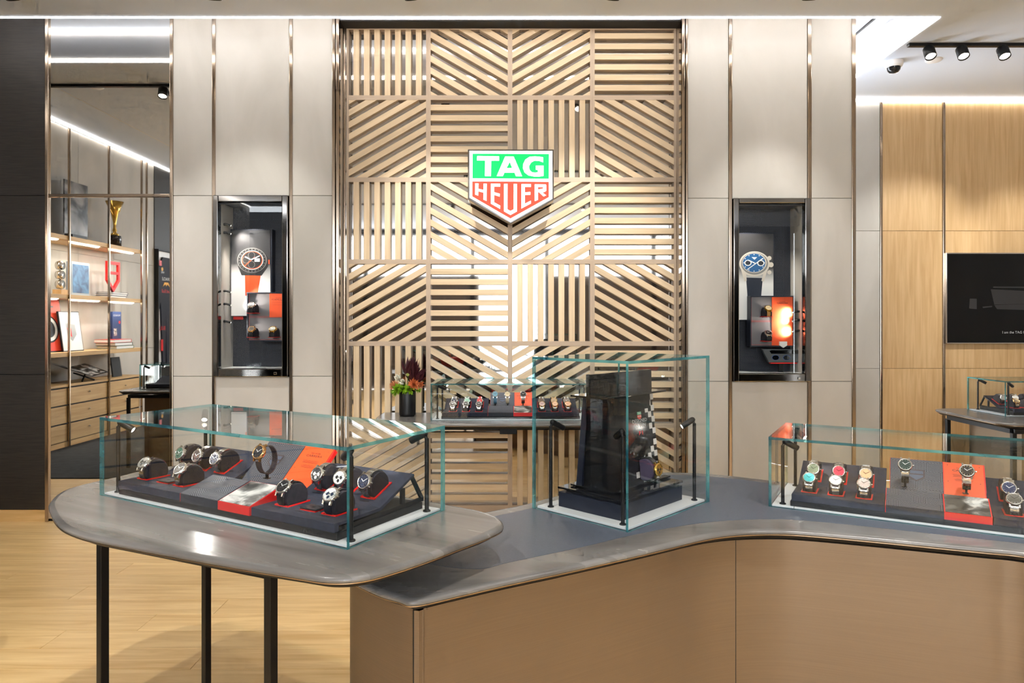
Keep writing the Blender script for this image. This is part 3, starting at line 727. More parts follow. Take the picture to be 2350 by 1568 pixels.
    # price tag slots
    for cx_ in (.115, .195, .275, .69 + c1 - .632, .772 + c1 - .632, .854 + c1 - .632):
        if cx_ > x1 - .02: continue
        for yy, zz in ((.047, .0462), (.183, .0515)):
            MB().box(-.016, .016, -.0009, .0009, 0, .0004).build('tag_slot', M_blackm, t, 0, T(cx_ - .004, yy, zz) @ RX(SLA if yy > .17 else 0))
    return t, b
def mono_photo():
    if 'mono_photo' in MATS: return MATS['mono_photo']
    return grain('mono_photo', (46, 45, 44), (206, 204, 200), (13, 17, 10), .35, noise_scale=1.0, detail=4, dist=.8, ramp=(.40, .60), third=(.5, (110, 108, 106)))
def front_m(M, x): return M @ T(x, .060, .0463)
def back_m(M, x): return M @ T(x, .196, .0570) @ RX(SLA)
def plaque(M, x, label):
    t = MB().box(-.03, .022, 0, .036, 0, .0015, 1).box(-.029, .023, .001, .037, .0035, .0062, 0).box(-.02, .015, .006, .03, .0015, .0036, 1)
    o = t.build('name_plaque', [mat('plaque_grey', (44, 42, 46), .45), M_red], None, 0, M @ T(x, .058, .0463)); tag(o, label, 'plaque')
    sh = [(-.006, .004), (.006, .004), (.006, -.001), (0, -.005), (-.006, -.001)]
    MB().flat(sh, 0).build('emblem', M_blackm, o, 0, T(-.002, .019, .0064))

CW, CD, CH = .9656, .3694, .2262
ML = T(-1.32, 2.185, ZL + .0006) @ RZ(-30) @ SC(1.1)
MR = T(.9177, 2.4429, ZC + .0012) @ RZ(-30) @ SC(1.1)
MD = T(wx(988, 4.6), 4.6, ZC + .0006) @ SC(1.1)
MBk = T(wx(2308, 4.79), 4.79, ZC + .0006) @ SC(1.1)
MM = T(-2.62, 3.03, ZC + .0006) @ RZ(180) @ SC(1.1)
def lamps4(M, where, e=1.0, mask=(1, 1, 1, 1)):
    for k, (x, y, yaw, pos) in enumerate(((.039, .032, 24, 'front left'), (.040, .318, -40, 'back left'), (.944, .036, 152, 'front right'), (.944, .318, 188, 'back right'))):
        if mask[k]: lamp(M, x, y, .198, yaw, 'black gooseneck spot lamp at the %s corner %s' % (pos, where), e=e, group='showcase spot lamps')
# --- left showcase
wL = 'in left table showcase'
glass_case('glass_showcase', 'long glass showcase on the front left table', ML, CW, CD, CH)
lamps4(ML, wL); board(ML, wL, .358, .632, .5125)
cw(front_m(ML, .115), 'steel skeleton-dial chronograph', 'at left of front row', wL, dial=(150, 146, 140), sub=(90, 88, 86))
cw(front_m(ML, .283), 'steel black-dial chronograph', 'right of left plaque', wL, dial=(34, 36, 38))
cw(back_m(ML, .110), 'steel green-dial chronograph', 'at left of back row', wL, dial=(52, 104, 88), sub=(40, 82, 70))
cw(back_m(ML, .193), 'steel black and red-dial chronograph', 'second in back row', wL, dial=(48, 36, 36), sub=(80, 34, 34))
cw(back_m(ML, .275), 'steel dark-blue-dial chronograph', 'left of booklet', wL, dial=(40, 50, 74), sub=(70, 80, 104))
cw(front_m(ML, .694), 'black-dial chronograph on perforated black strap', 'right of booklet', wL, dial=(30, 28, 30), strap=(20, 20, 21))
cw(front_m(ML, .854), 'silver and blue-dial chronograph on navy strap', 'front right', wL, dial=(186, 186, 184), sub=(44, 56, 78), strap=(18, 20, 32))
cw(back_m(ML, .690), 'steel panda-dial chronograph', 'beside orange panel', wL, dial=(60, 62, 66), sub=(226, 226, 224))
cw(back_m(ML, .770), 'steel white-dial chronograph with black subdials', 'in back row', wL, dial=(222, 220, 216), sub=(40, 40, 42))
cw(back_m(ML, .853), 'steel navy-dial chronograph', 'at right of back row', wL, dial=(34, 44, 66), sub=(46, 58, 84))
plaque(ML, .212, 'dark plaque on red plate between two front watches, left part ' + wL)
plaque(ML, .786, 'dark plaque with shield emblem between two front watches, right part ' + wL)
watch(ML @ T(.535, .115, .079), 'rose gold chronograph on navy strap held up on a hook ' + wL, dial=(38, 40, 46), case='gold', strap=(30, 24, 36), hang=True)
# --- right showcase
wR = 'in right counter showcase'
glass_case('glass_showcase', 'long glass showcase on the right arm of the counter', MR, CW, CD, CH)
lamps4(MR, wR, mask=(1, 1, 0, 0)); board(MR, wR, .333, .600, .484)
for x, nm, dc in ((.115, 'turquoise', (58, 190, 196)), (.193, 'silver-white', (214, 212, 206)), (.273, 'pale pink', (206, 186, 178))):
    cw(front_m(MR, x), 'steel %s-dial watch' % nm, 'in front row', wR, dial=dc, chrono=False)
for x, nm, dc in ((.115, 'sage green', (142, 154, 124)), (.193, 'crimson', (206, 38, 68)), (.273, 'peach', (226, 176, 132))):
    cw(back_m(MR, x), 'steel %s-dial watch' % nm, 'in back row', wR, dial=dc, chrono=False)
watch(MR @ T(.385, .150, .072), 'steel watch with dark green dial before the patterned panel ' + wR, dial=(16, 52, 48), chrono=False, hang=True)
watch(MR @ T(.548, .140, .072), 'steel black-dial watch hung before the orange panel ' + wR, dial=(26, 24, 22), chrono=False, hang=True, mark=(226, 190, 130))
cw(back_m(MR, .655), 'steel blue-dial watch', 'right of orange panel', wR, dial=(40, 52, 88), chrono=False)
cw(front_m(MR, .655), 'steel grey-dial watch', 'right of red block', wR, dial=(92, 88, 82), chrono=False)
# --- desk showcase at the slat wall
wD = 'in desk showcase'
glass_case('glass_showcase', 'long glass showcase on the desk before the slat wall', MD, CW, CD, CH)
lamps4(MD, wD); board(MD, wD, .350, .625, .508, title='AQUARACER')
for x, nm, p, dc in ((.130, 'navy', 'left', (30, 36, 60)), (.212, 'mint', 'centre', (150, 190, 170)), (.293, 'red', 'right', (196, 30, 30))):
    cw(back_m(MD, x), '%s-dial watch on sporty strap' % nm, 'in left back row', wD, dial=dc, chrono=False, strap=(26, 28, 44) if nm == 'navy' else ((90, 120, 110) if nm == 'mint' else (170, 20, 22)))
for x, nm, st in ((.130, 'anthracite', 'steel'), (.212, 'charcoal', (24, 26, 38)), (.293, 'brown-grey', 'steel')):
    cw(front_m(MD, x), '%s-dial diver watch' % nm, 'in left front row', wD, dial={'anthracite': (54, 52, 52), 'charcoal': (40, 42, 44), 'brown-grey': (66, 58, 54)}[nm], chrono=False, strap=st)
for x, nm, dc, st in ((.392, 'pale blue', (120, 160, 180), (96, 140, 168)), (.470, 'cream', (226, 206, 170), (222, 204, 172))):
    watch(MD @ T(x, .150, .070), '%s watch and strap hung on the patterned panel %s' % (nm, wD), dial=dc, strap=st, chrono=False, hang=True)
watch(MD @ T(.570, .150, .070), 'steel watch hung before the orange panel ' + wD, dial=(50, 46, 44), chrono=False, hang=True)
for i, x in enumerate((.686, .766, .846)):
    p = ('left', 'middle', 'right')[i]
    cw(back_m(MD, x), 'steel and rose watch %s' % p, 'in right back row', wD, dial=((120, 96, 86), (190, 160, 130), (90, 70, 66))[i], case='gold' if i == 1 else 'steel', chrono=True)
    cw(front_m(MD, x), 'rose toned chronograph %s' % p, 'in right front row', wD, dial=((190, 150, 140), (206, 160, 130), (196, 140, 110))[i], case='gold', chrono=True)
# --- rear right showcase and the mirrored one
wB = 'in rear showcase'
glass_case('glass_showcase', 'glass showcase on the small table by the rear oak wall', MBk, CW, CD, CH)
lamps4(MBk, wB, mask=(1, 1, 0, 0)); board(MBk, wB, .350, .625, .508)
for x, p in ((.115, 'first'), (.195, 'second'), (.275, 'third')):
    cw(back_m(MBk, x), 'steel watch, %s from the left,' % p, 'in back row', wB, dial=(200, 196, 190), chrono=False, lite=True)
    cw(front_m(MBk, x), 'gold watch, %s from the left,' % p, 'in front row', wB, dial=(170, 150, 120), case='gold', chrono=False, lite=True)
wM = 'reflected in the mirror'
glass_case('glass_showcase', 'glass showcase on the small table reflected in the mirror', MM, CW, CD, CH)
lamps4(MM, wM, e=0, mask=(0, 1, 1, 1)); board(MM, wM, .350, .625, .508)

# ---------------------------------------------------------------- tall showcase with racing display
MT = T(.3645, 2.1371, ZC + .0012) @ RZ(45.85) @ SC(1.1)
TW, TD, TH = .4719, .3708, .4882
wT = 'in tall showcase'
tc = glass_case('glass_showcase', 'tall glass showcase at the bend of the counter', MT, TW, TD, TH, plate=False)
MB().box(.0115, TW - .0115, .0115, TD - .05, .0008, .008).box(.0115, TW - .0115, TD - .0485, TD - .0115, .0008, .008).build('base_plate', M_white, tc, .0008)
lamp(MT, .030, .040, .265, 60, 'black spot lamp at the front corner ' + wT, z0=.008, e=.3, group='tall showcase lamps')
lamp(MT, .030, .318, .265, -20, 'black spot lamp at the left corner ' + wT, z0=.008, e=.9, group='tall showcase lamps')
lamp(MT, .425, .030, .262, 150, 'black spot lamp at the right corner ' + wT, z0=.008, e=.12, group='tall showcase lamps')
st = thing('display_plinth', 'navy plinth with black glass top ' + wT, 'plinth', MT)
MB().box(.055, .403, .063, .306, .0082, .055).build('body', M_navyd, st, .0006)
MB().box(.075, .385, .083, .290, .055, .0655).build('spacer', M_blackm, st); MB().box(.053, .405, .061, .308, .0655, .0715).build('glass_top', M_pblack, st)
tw = thing('racing_display_tower', 'black A-frame racing display tower with chequered front ' + wT, 'display', MT)
z0, z1 = .078, .362
def quad_slab(pts, th, name, m, par=tw):    # pts: 4 corners, extruded along +y (away from the front)
    vs = [Vector(p) for p in pts]; n = (vs[1] - vs[0]).cross(vs[3] - vs[0]).normalized() * th
    a = [tuple(v) for v in vs] + [tuple(v - n) for v in vs]
    return MB().add(a, [(0, 1, 2, 3), (7, 6, 5, 4), (0, 4, 5, 1), (1, 5, 6, 2), (2, 6, 7, 3), (3, 7, 4, 0)]).build(name, m, par)
fxl, fxr = .098, .360
fpl = [(fxl, .120, z0), (fxr, .120, z0), (fxr - .012, .1475, z1), (fxl + .004, .1475, z1)]
quad_slab(fpl, .022, 'front_panel', mat('panel_black_satin', (24, 22, 22), .25))
quad_slab([(.360, .264, z0), (.092, .264, z0), (.098, .241, z1), (.35, .241, z1)], .022, 'back_panel', M_navyd)
MB().prism([(.070, .074), (.424, .074), (.412, .436), (.066, .436)], -.008, .008, 0, Matrix(((1, 0, 0, 0), (0, 0, -1, .196), (0, 1, 0, 0), (0, 0, 0, 1)))).build('centre_panel', M_pblack, tw)
MB().prism([(.362, .09), (.396, .09), (.384, .352), (.352, .352)], 0, .006, 0, Matrix(((1, 0, 0, 0), (0, 0, -1, .184), (0, 1, 0, 0), (0, 0, 0, 1)))).build('reflection_panel', mat('reflection_grey', (170, 170, 172), .3, .6), tw)  # grey stands in for the wall's reflection on the back slab
MB().box(.060, .415, .13, .262, .3625, .3685).build('top_fin', M_pblack, tw, .001)
MB().box(.085, .412, .112, .282, .0735, .0785).build('bottom_fin', M_pblack, tw, .001)
MB().box(.13, .33, .142, .24, .0785, .362).build('core', M_blackm, tw)
MB().box(.099, .103, .145, .238, .0785, .36).build('side_panel', M_pblack, tw)
# chequer print on the front panel: frame with x along the panel and y up its face
ex = (Vector(fpl[1]) - Vector(fpl[0])); Wp = ex.length; ex.normalize(); ey = Vector(fpl[3]) - Vector(fpl[0]); ey = (ey - ex * ey.dot(ex)); Hp = ey.length; ey.normalize(); ez = ex.cross(ey)
if ez.y > 0: ez = -ez
def FP(x, y, off=.0006):
    o = Vector(fpl[0]) + ex * x + ey * y + ez * off
    return Matrix(((ex.x, ey.x, ez.x, o.x), (ex.y, ey.y, ez.y, o.y), (ex.z, ey.z, ez.z, o.z), (0, 0, 0, 1)))
sq = MB()
def FA(x, y):   # from the proportions measured on the panel
    le = 440 + (y - 430) / 930 * 90; ri = 970 + (y - 345) / 1015 * 80
    return (x - le) / (ri - le) * Wp, (1360 - y - (x - ri) * .17 * 0) / 1015 * Hp
for x_a, y_a in ((872, 400), (948, 390), (840, 470), (913, 458), (882, 532), (956, 522), (922, 592), (965, 652), (935, 728), (977, 788), (986, 920), (955, 998), (996, 1055), (925, 1070), (1000, 1185), (980, 1275), (788, 1254), (873, 1345), (950, 1335), (1021, 1322)):
    a_, b_ = FA(x_a, y_a); a0_, a1_ = a_ - .0093, min(a_ + .0093, Wp - .004)
    sq.box(a0_, a1_, max(.002, b_ - .0095), min(b_ + .0095, Hp - .003), 0, .0002)
sq.build('chequer_print', mat('chequer_light', (190, 184, 178), .4), tw, 0, FP(0, 0))
text('lettering', 'DESIGNED\nTO WIN', .0165, mat('print_soft_white', (190, 188, 186), .5), tw, FP(.168, .192), sx=1.1)
text('lettering', 'F1', .018, M_red, tw, FP(.172, .160), sx=1.7)
text('lettering', 'TAG', .009, M_printw, tw, FP(.168, .2245, .0012)); text('lettering', 'HEUER', .007, M_printw, tw, FP(.168, .2145, .0012))
MB().flat([(-.012, .0), (.012, .0), (.012, .010), (-.012, .010)]).build('emblem', mat('logo_green', (70, 150, 120), .4), tw, 0, FP(.168, .2195))
MB().flat([(-.012, -.0005), (.012, -.0005), (.012, -.009), (0, -.016), (-.012, -.009)]).build('emblem', mat('logo_red', (190, 60, 50), .4), tw, 0, FP(.168, .2195))
cushion(MT @ FP(.163, .014, .0002), 'plum velvet cushion holding the gold watch ' + wT, mat('plum_velvet', (70, 58, 82), .9), tray=False)
watch(MT @ FP(.163, .014, .0002) @ T(0, 0, .0022), 'yellow gold chronograph on the front of the racing tower ' + wT, dial=(150, 110, 40), sub=(60, 44, 22), case='yellow', strap=(24, 22, 24), ph=90)

# ================================================================== SHIELD SIGN
SGY = WALL_Y - .04
def sgp(p, Y=SGY): return (wx(1040 + p[0] / 7.127, Y), wz(320 + p[1] / 7.127, Y))
sg = thing('shield_sign', 'illuminated green and red shield sign on the oak slat wall', 'sign', WF(0, 0, SGY))
pg = lambda pts: [sgp(p) for p in pts]
MB().prism(pg([(238, 158), (1648, 158), (1648, 985), (940, 1372), (238, 978)]), -.13, -.008).build('housing', M_dchrome, sg, .003)
MB().prism(pg([(266, 186), (1620, 190), (1620, 970), (938, 1346), (266, 950)]), -.008, 0).build('face', mat('sign_white', (240, 240, 240), .5, 0, .2, emit=(255, 255, 255), es=.8), sg)
MB().flat(pg([(315, 234), (1568, 240), (1566, 645), (315, 637)]), .0006).build('green_field', mat('sign_green', (16, 130, 66), .5, 0, .1, emit=(26, 226, 112), es=.42), sg)
MB().flat(pg([(313, 688), (1565, 693), (1565, 945), (936, 1296), (313, 935)]), .0006).build('red_field', mat('sign_red', (190, 30, 20), .5, 0, .1, emit=(255, 100, 76), es=.42), sg)
LET = {'T': [[(393, 272), (752, 278), (752, 350), (622, 350), (618, 602), (520, 600), (522, 348), (390, 345)]],
       'A': [[(712, 600), (850, 280), (925, 280), (925, 372), (872, 470), (838, 545), (812, 602)], [(1128, 605), (990, 280), (925, 280), (925, 372), (965, 470), (1003, 545), (1028, 605)], [(872, 470), (965, 470), (1003, 545), (838, 545)]],
       'G': [[(1472, 295), (1472, 375), (1400, 352), (1330, 350), (1275, 380), (1240, 440), (1250, 500), (1290, 540), (1350, 545), (1385, 535), (1385, 500), (1352, 498), (1352, 430), (1478, 430), (1478, 598), (1400, 610), (1320, 608), (1230, 590), (1165, 540), (1140, 470), (1145, 400), (1180, 330), (1250, 285), (1340, 278), (1420, 285)]],
       'H': [[(360, 720), (415, 722), (412, 808), (497, 828), (497, 725), (550, 727), (547, 1008), (493, 985), (497, 872), (412, 850), (410, 922), (358, 903)]],
       'E': [[(617, 725), (770, 727), (770, 775), (670, 773), (670, 865), (763, 890), (760, 937), (670, 910), (670, 1030), (770, 1085), (768, 1138), (618, 1052)]],
       'U': [[(832, 728), (890, 728), (888, 1145), (937, 1172), (990, 1145), (990, 728), (1045, 730), (1042, 1180), (937, 1238), (832, 1178)]],
       'E2': [[(1117, 730), (1272, 732), (1272, 778), (1173, 778), (1173, 868), (1262, 860), (1262, 907), (1173, 912), (1173, 1052), (1270, 1003), (1270, 1050), (1115, 1132)]],
       'R': [[(1333, 735), (1388, 735), (1388, 990), (1333, 1012)], [(1388, 735), (1510, 737), (1523, 752), (1470, 783), (1388, 781)], [(1523, 752), (1523, 840), (1500, 858), (1470, 805), (1470, 783)], [(1388, 822), (1470, 805), (1500, 858), (1455, 870), (1388, 862)], [(1400, 862), (1455, 868), (1522, 915), (1478, 935)]]}
for k, polys in LET.items():
    mb = MB()
    for p in polys: mb.prism(pg(p), .0006, .002)
    mb.build('letter', MATS['sign_white'], sg)

# ================================================================== WALL NICHES
def niche(label, n, op, where):
    x0, x1, z0, z1 = n; ix0, ix1, iz0, iz1 = wx(op[0]), wx(op[1]), wz(op[3]), wz(op[2]); Yf = WALL_Y - .03
    t = thing('display_niche', label, 'niche', T((x0 + x1) / 2, WALL_Y, 0)); o = (x0 + x1) / 2
    B = lambda a, b, c_, d, e, f, nm, m, bev=0: MB().box(a - o, b - o, c_ - WALL_Y, d - WALL_Y, e, f).build(nm, m, t, bev)
    B(x0, ix0, Yf, WALL_Y + .03, z0, z1, 'frame_side', M_dchrome, .006); B(ix1, x1, Yf, WALL_Y + .03, z0, z1, 'frame_side', M_dchrome, .006)
    B(ix0, ix1, Yf, WALL_Y + .03, z0, iz0, 'frame_rail', M_dchrome, .006); B(ix0, ix1, Yf, WALL_Y + .03, iz1, z1, 'frame_rail', M_dchrome, .006)
    B(x0 + .01, ix0, WALL_Y + .03, WALL_Y + .26, iz0, iz1, 'side_lining', M_stone); B(ix1, x1 - .01, WALL_Y + .03, WALL_Y + .26, iz0, iz1, 'side_lining', M_stone)
    B(ix0, ix1, WALL_Y + .03, WALL_Y + .26, iz0 - .01, iz0, 'sill', M_white); B(ix0, ix1, WALL_Y + .03, WALL_Y + .26, iz1, iz1 + .01, 'head_lining', M_blackm)
    B(ix0, ix1, WALL_Y + .235, WALL_Y + .255, iz0, iz1, 'relief_panel', mat('navy_relief', (18, 19, 26), .6))
    so = stripe_print(ix1 - ix0, iz1 - iz0, .10, 12).build('relief_ribs', mat('navy_rib', (66, 68, 80), .55), t, 0, WF(ix0 - o, iz0, .2345)); so['kind'] = 'stuff'
    mb = MB().box(ix0 - o, ix1 - o, -.004, .0, iz0, iz1); mb.m = [1, 1, 0, 1, 0, 1]; mb.build('glass_pane', [M_glass, M_edge], t)
    B(ix1 - .055, ix1 - .035, Yf - .006, Yf, z0 + .018, z0 + .036, 'lock', M_chrome, .003)
    MB().box(ix0 - o, ix1 - o, .01, .02, iz1 - .012, iz1 - .001).build('light_strip', M_blackm, t)  # unlit black bar; the added beams up here have no fixture
    return ix0, ix1, iz0, iz1
PY = WALL_Y + .16
nL = niche('polished steel framed wall niche with the black and orange watch poster', nl, (504, 649.5, 465, 846), 'left')
nR = niche('polished steel framed wall niche with the blue watch poster', nr, (1693.5, 1844, 468, 857), 'right')
def disc_at(mb, px, py, r, z, Y, m, n=32, sy=1.0):
    c0_ = wx(px, Y), wz(py, Y); k = Y / F
    mb.add([(c0_[0] + r * k * math.cos(2 * math.pi * i / n), c0_[1] + r * k * sy * math.sin(2 * math.pi * i / n), z) for i in range(n)], [tuple(range(n))], m)
def poly_at(mb, pts, z, Y, m): mb.flat([(wx(p[0], Y), wz(p[1], Y)) for p in pts], z, m)
def print_grad(name, zc, k):
    m = bpy.data.materials.new(name); m.use_nodes = True; N, L = m.node_tree.nodes, m.node_tree.links; b = N['Principled BSDF']
    tc = N.new('ShaderNodeTexCoord'); sp = N.new('ShaderNodeSeparateXYZ'); L.new(tc.outputs['Object'], sp.inputs[0])
    mr = N.new('ShaderNodeMapRange'); mr.inputs['From Min'].default_value = zc - k; mr.inputs['From Max'].default_value = zc + k; L.new(sp.outputs['Y'], mr.inputs['Value'])
    rp = N.new('ShaderNodeValToRGB'); rp.color_ramp.elements[0].color = (*s2l((226, 224, 222)), 1); rp.color_ramp.elements[1].color = (*s2l((52, 51, 53)), 1); L.new(mr.outputs[0], rp.inputs[0])
    L.new(rp.outputs[0], b.inputs['Base Color']); b.inputs['Roughness'].default_value = .4; return m
M_or2 = mat('print_orange', (240, 78, 28), .5); M_grey2 = mat('print_grey', (120, 118, 116), .5); M_dk = mat('print_dark', (34, 33, 34), .5)
M_blue2 = mat('print_blue', (14, 84, 138), .4); M_nv2 = mat('print_navy', (24, 32, 48), .5); M_silv = mat('print_silver', (196, 188, 176), .4)
def poster(label, px, Y, zc):
    t = thing('watch_poster', label, 'poster', WF(0, 0, Y)); a, b, c_, d = px
    x0, x1, z0, z1 = wx(a, Y), wx(b, Y), wz(d, Y), wz(c_, Y)
    MB().box(x0, x1, z0, z1, -.07, -.004).build('frame', M_navyd, t, .001)
    MB().box(x0 + .006, x1 - .012, z0 + .003, z1 - .008, -.004, 0).build('print_sheet', print_grad('poster_print', zc, .06), t)
    return t
pa = poster('poster of a black chronograph with an orange strap in the left niche', (528.7, 624, 526, 726), PY, wz(624, PY))
mb = MB()
s_ = lambda x, y: (500 + x / 5.229, 500 + y / 5.229)
poly_at(mb, [s_(298, 690), s_(325, 690), s_(330, 935), s_(480, 935), s_(487, 860), s_(515, 690)], .0004, PY, 3)
poly_at(mb, [s_(240, 580), s_(285, 690), s_(525, 695), s_(600, 590), s_(620, 500), s_(560, 420)], .0006, PY, 0)
disc_at(mb, *s_(410, 510), 34, .001, PY, 2, 40, .85); disc_at(mb, *s_(410, 512), 32, .0014, PY, 0, 40, .85)
disc_at(mb, *s_(412, 508), 26, .0018, PY, 1, 40, .85); disc_at(mb, *s_(412, 508), 24.5, .0022, PY, 3, 40, .85); disc_at(mb, *s_(412, 508), 22.5, .0026, PY, 0, 40, .85)
for q in range(24):
    a = 2 * math.pi * q / 24; disc_at(mb, 578.4 + 29.2 * math.cos(a), 597.5 + 25 * math.sin(a), 1.3, .0018, PY, 2, 6)
for c_ in ((405, 450), (338, 505), (405, 562)): disc_at(mb, *s_(*c_), 8, .003, PY, 2, 20); disc_at(mb, *s_(*c_), 7, .0034, PY, 0, 20)
poly_at(mb, [s_(325, 572), s_(440, 470), s_(446, 478), s_(332, 578)], .0038, PY, 3); poly_at(mb, [s_(400, 498), s_(505, 450), s_(505, 462), s_(405, 510)], .0042, PY, 1); poly_at(mb, [s_(330, 462), s_(400, 500), s_(396, 508), s_(328, 476)], .0042, PY, 1)
poly_at(mb, [s_(442, 488), s_(505, 488), s_(505, 528), s_(442, 528)], .0036, PY, 1); poly_at(mb, [s_(606, 505), s_(622, 505), s_(622, 555), s_(606, 555)], .001, PY, 3)
mb.build('printed_watch', [M_dk, M_printw, M_grey2, M_or2], pa)
poly_at(mb2 := MB(), [s_(165, 1185), s_(285, 1185), s_(285, 1222), s_(165, 1222)], .0, PY, 0); mb2.build('red_tab', M_red, pa, 0, T(0, 0, -.03))
pb = poster('poster of a steel chronograph with blue dial in the right niche', (1690, 1778.7, 534, 735), PY, wz(634, PY))
mb = MB(); r_ = lambda x, y: (1680 + x / 4.611, 520 + y / 4.611)
poly_at(mb, [r_(148, 540), r_(165, 770), r_(305, 770), r_(325, 545)], .0004, PY, 4)
poly_at(mb, [r_(85, 420), r_(130, 582), r_(155, 575), r_(150, 500)], .0006, PY, 1); poly_at(mb, [r_(385, 430), r_(335, 585), r_(310, 575), r_(330, 500)], .0006, PY, 1)
disc_at(mb, *r_(237, 395), 35, .001, PY, 1, 40, .82); disc_at(mb, *r_(237, 392), 31, .0013, PY, 2, 40, .82); disc_at(mb, *r_(235, 385), 28, .0016, PY, 1, 40, .82); disc_at(mb, *r_(232, 385), 26, .002, PY, 3, 40, .82)
for q in range(12):
    a = 2 * math.pi * q / 12; disc_at(mb, 1730.3 + 23.5 * math.cos(a), 603.5 + 19 * math.sin(a), 1.2, .0024, PY, 0, 8)
for c_ in ((167, 385), (303, 388)): disc_at(mb, *r_(*c_), 8.2, .0026, PY, 0, 20, .85); disc_at(mb, *r_(*c_), 6, .003, PY, 4, 20, .85)
poly_at(mb, [r_(155, 455), r_(320, 335), r_(326, 343), r_(160, 460)], .0034, PY, 0); poly_at(mb, [r_(170, 350), r_(245, 385), r_(240, 394), r_(168, 362)], .0034, PY, 0); poly_at(mb, [r_(205, 325), r_(265, 325), r_(236, 352)], .003, PY, 0)
for c_, w in (((395, 335), 5), ((412, 405), 6), ((395, 485), 5)): disc_at(mb, *r_(*c_), w, .0006, PY, 1, 12)
mb.build('printed_watch', [M_printw, M_silv, M_grey2, M_blue2, M_nv2], pb)
def niche_box(label, px, Y, orange, lab):
    t = thing('display_box', label, 'display', WF(0, 0, Y)); a, b, c_, d = px; x0, x1, z0, z1 = wx(a, Y), wx(b, Y), wz(d, Y), wz(c_, Y)
    MB().box(x0, x1, z0, z1, -.08, -.02).box(x0, x0 + .008, z0, z1, -.02, 0).box(x1 - .008, x1, z0, z1, -.02, 0).box(x0 + .008, x1 - .008, z0, z0 + .008, -.02, 0).box(x0 + .008, x1 - .008, z1 - .008, z1, -.02, 0).build('frame', M_navyd, t)
    MB().box(x0 + .008, x1 - .008, z0 + .008, z1 - .008, -.02, -.017).build('back_panel', mat('box_grey', (116, 113, 116), .6), t)
    oa, ob, oc, od = orange
    MB().box(wx(oa, Y), wx(ob, Y), wz(od, Y), wz(oc, Y), -.017, -.013).build('orange_panel', M_orange, t)
    zm = (z0 + z1) / 2
    MB().box(x0 + .012, x1 - .012, zm + .003, zm + .0055, -.017, -.0155).box(x0 + .012, x1 - .012, zm - .0055, zm - .003, -.017, -.0155).box(x0 + .012, x0 + .0145, z0 + .012, z1 - .012, -.017, -.0155).box(x0 + .012, x1 - .012, z0 + .012, z0 + .0145, -.017, -.0155).build('red_lines', mat('line_red', (190, 70, 62), .5), t)
    xm = (wx(oa, Y) + wx(ob, Y)) / 2
    text('lettering', 'TAG HEUER', .008, M_printk, t, T(xm, wz(oc, Y) - .034, -.0125)); text('lettering', lab, .016, M_printk, t, T(xm, wz(oc, Y) - .046, -.0125), sx=1.15)
    for yy in (.062, .07, .084): MB().box(-.05, .05, 0, .0012, 0, .0002).build('print_line', mat('print_brown', (150, 52, 26), .5), t, 0, T(xm, wz(oc, Y) - yy, -.0126))
    return t
BY = WALL_Y + .09
niche_box('navy framed tray with three watches and an orange panel, left niche', (566, 662, 671, 784), BY, (617, 658, 673.5, 728), 'FORMULA 1')
nbx = niche_box('navy framed tray with two watches and a glowing orange panel, right niche', (1722, 1824, 679, 796), BY, (1773, 1821, 681.5, 793.5), 'CARRERA')
wsh = MB().prism([(wx(p[0], BY), wz(p[1], BY)) for p in ((1789, 784), (1806, 784), (1806, 793), (1797.5, 798.5), (1789, 793))], -.012, .004).build('white_shield', M_white, nbx)
def niche_watch(px, py, lab, dial, strap, case):
    p = on_Y(px, py, BY - .0); Mx = T(p.x, BY + .017, p.z - .045) @ RX(0) @ SC(1.35)
    # cushion bracket juts forward from the panel
    Mx = T(p.x, BY + .02 - .09, p.z - .062) @ SC(1.3)
    t = thing('watch_bracket', 'dark bracket holding the ' + lab, 'bracket', T(p.x, BY + .017, p.z - .062))
    MB().box(-.016, .016, -.022, -.0001, -.004, .03).build('arm', M_blackm, t)
    cushion(Mx, 'dark cushion under the ' + lab); watch(Mx @ T(0, 0, .0022), lab, dial=dial, strap=strap, case=case)
niche_watch(585, 700, 'steel watch in the upper left compartment of the left niche tray', (60, 58, 56), (26, 26, 27), 'steel')
niche_watch(585, 755, 'steel watch in the lower left compartment of the left niche tray', (120, 110, 100), (26, 26, 27), 'gold')
niche_watch(633, 755, 'gold watch in the lower right compartment of the left niche tray', (90, 84, 60), (26, 26, 27), 'yellow')
niche_watch(1755.5, 708, 'gold watch on tan strap in the right niche tray', (214, 190, 150), (184, 134, 70), 'yellow')
niche_watch(1755.5, 764, 'steel black-dial watch in the right niche tray', (28, 28, 28), (24, 24, 25), 'steel')
def niche_spots(xw, sgn, pys, where, tgts):
    for k, py in enumerate(pys):
        z = wz(py, WALL_Y + .07); M = T(xw, WALL_Y + .07, z)
        t = thing('niche_spot', 'small black spotlight, %s from the top, on the inner side of the %s niche' % (('first', 'second', 'third', 'fourth', 'fifth')[k], where), 'lamp', M, 'niche spotlights ' + where)
        MB().tube((0, 0, 0), (sgn * .014, 0, 0), .009, 10).build('mount', M_black, t); MB().tube((sgn * .012, 0, .002), (sgn * .046, .012, -.008), .0075, 12).build('head', M_black, t)
        MB().disc(.006, 0, 10).build('lens', M_ledw, t, 0, Matrix.Translation((sgn * .0465, .0122, -.0082)) @ Vector((sgn, .35, -.3)).to_track_quat('Z', 'Y').to_matrix().to_4x4())
        if tgts[k]:
            q = on_Y(*tgts[k], WALL_Y + .15); spot_light('niche_beam', E_NICHE * (1 if sgn > 0 else .45), (xw + sgn * .055, WALL_Y + .06, z - .01), q, 62 if sgn > 0 else 100, .9, .012, (1, .93, .84))
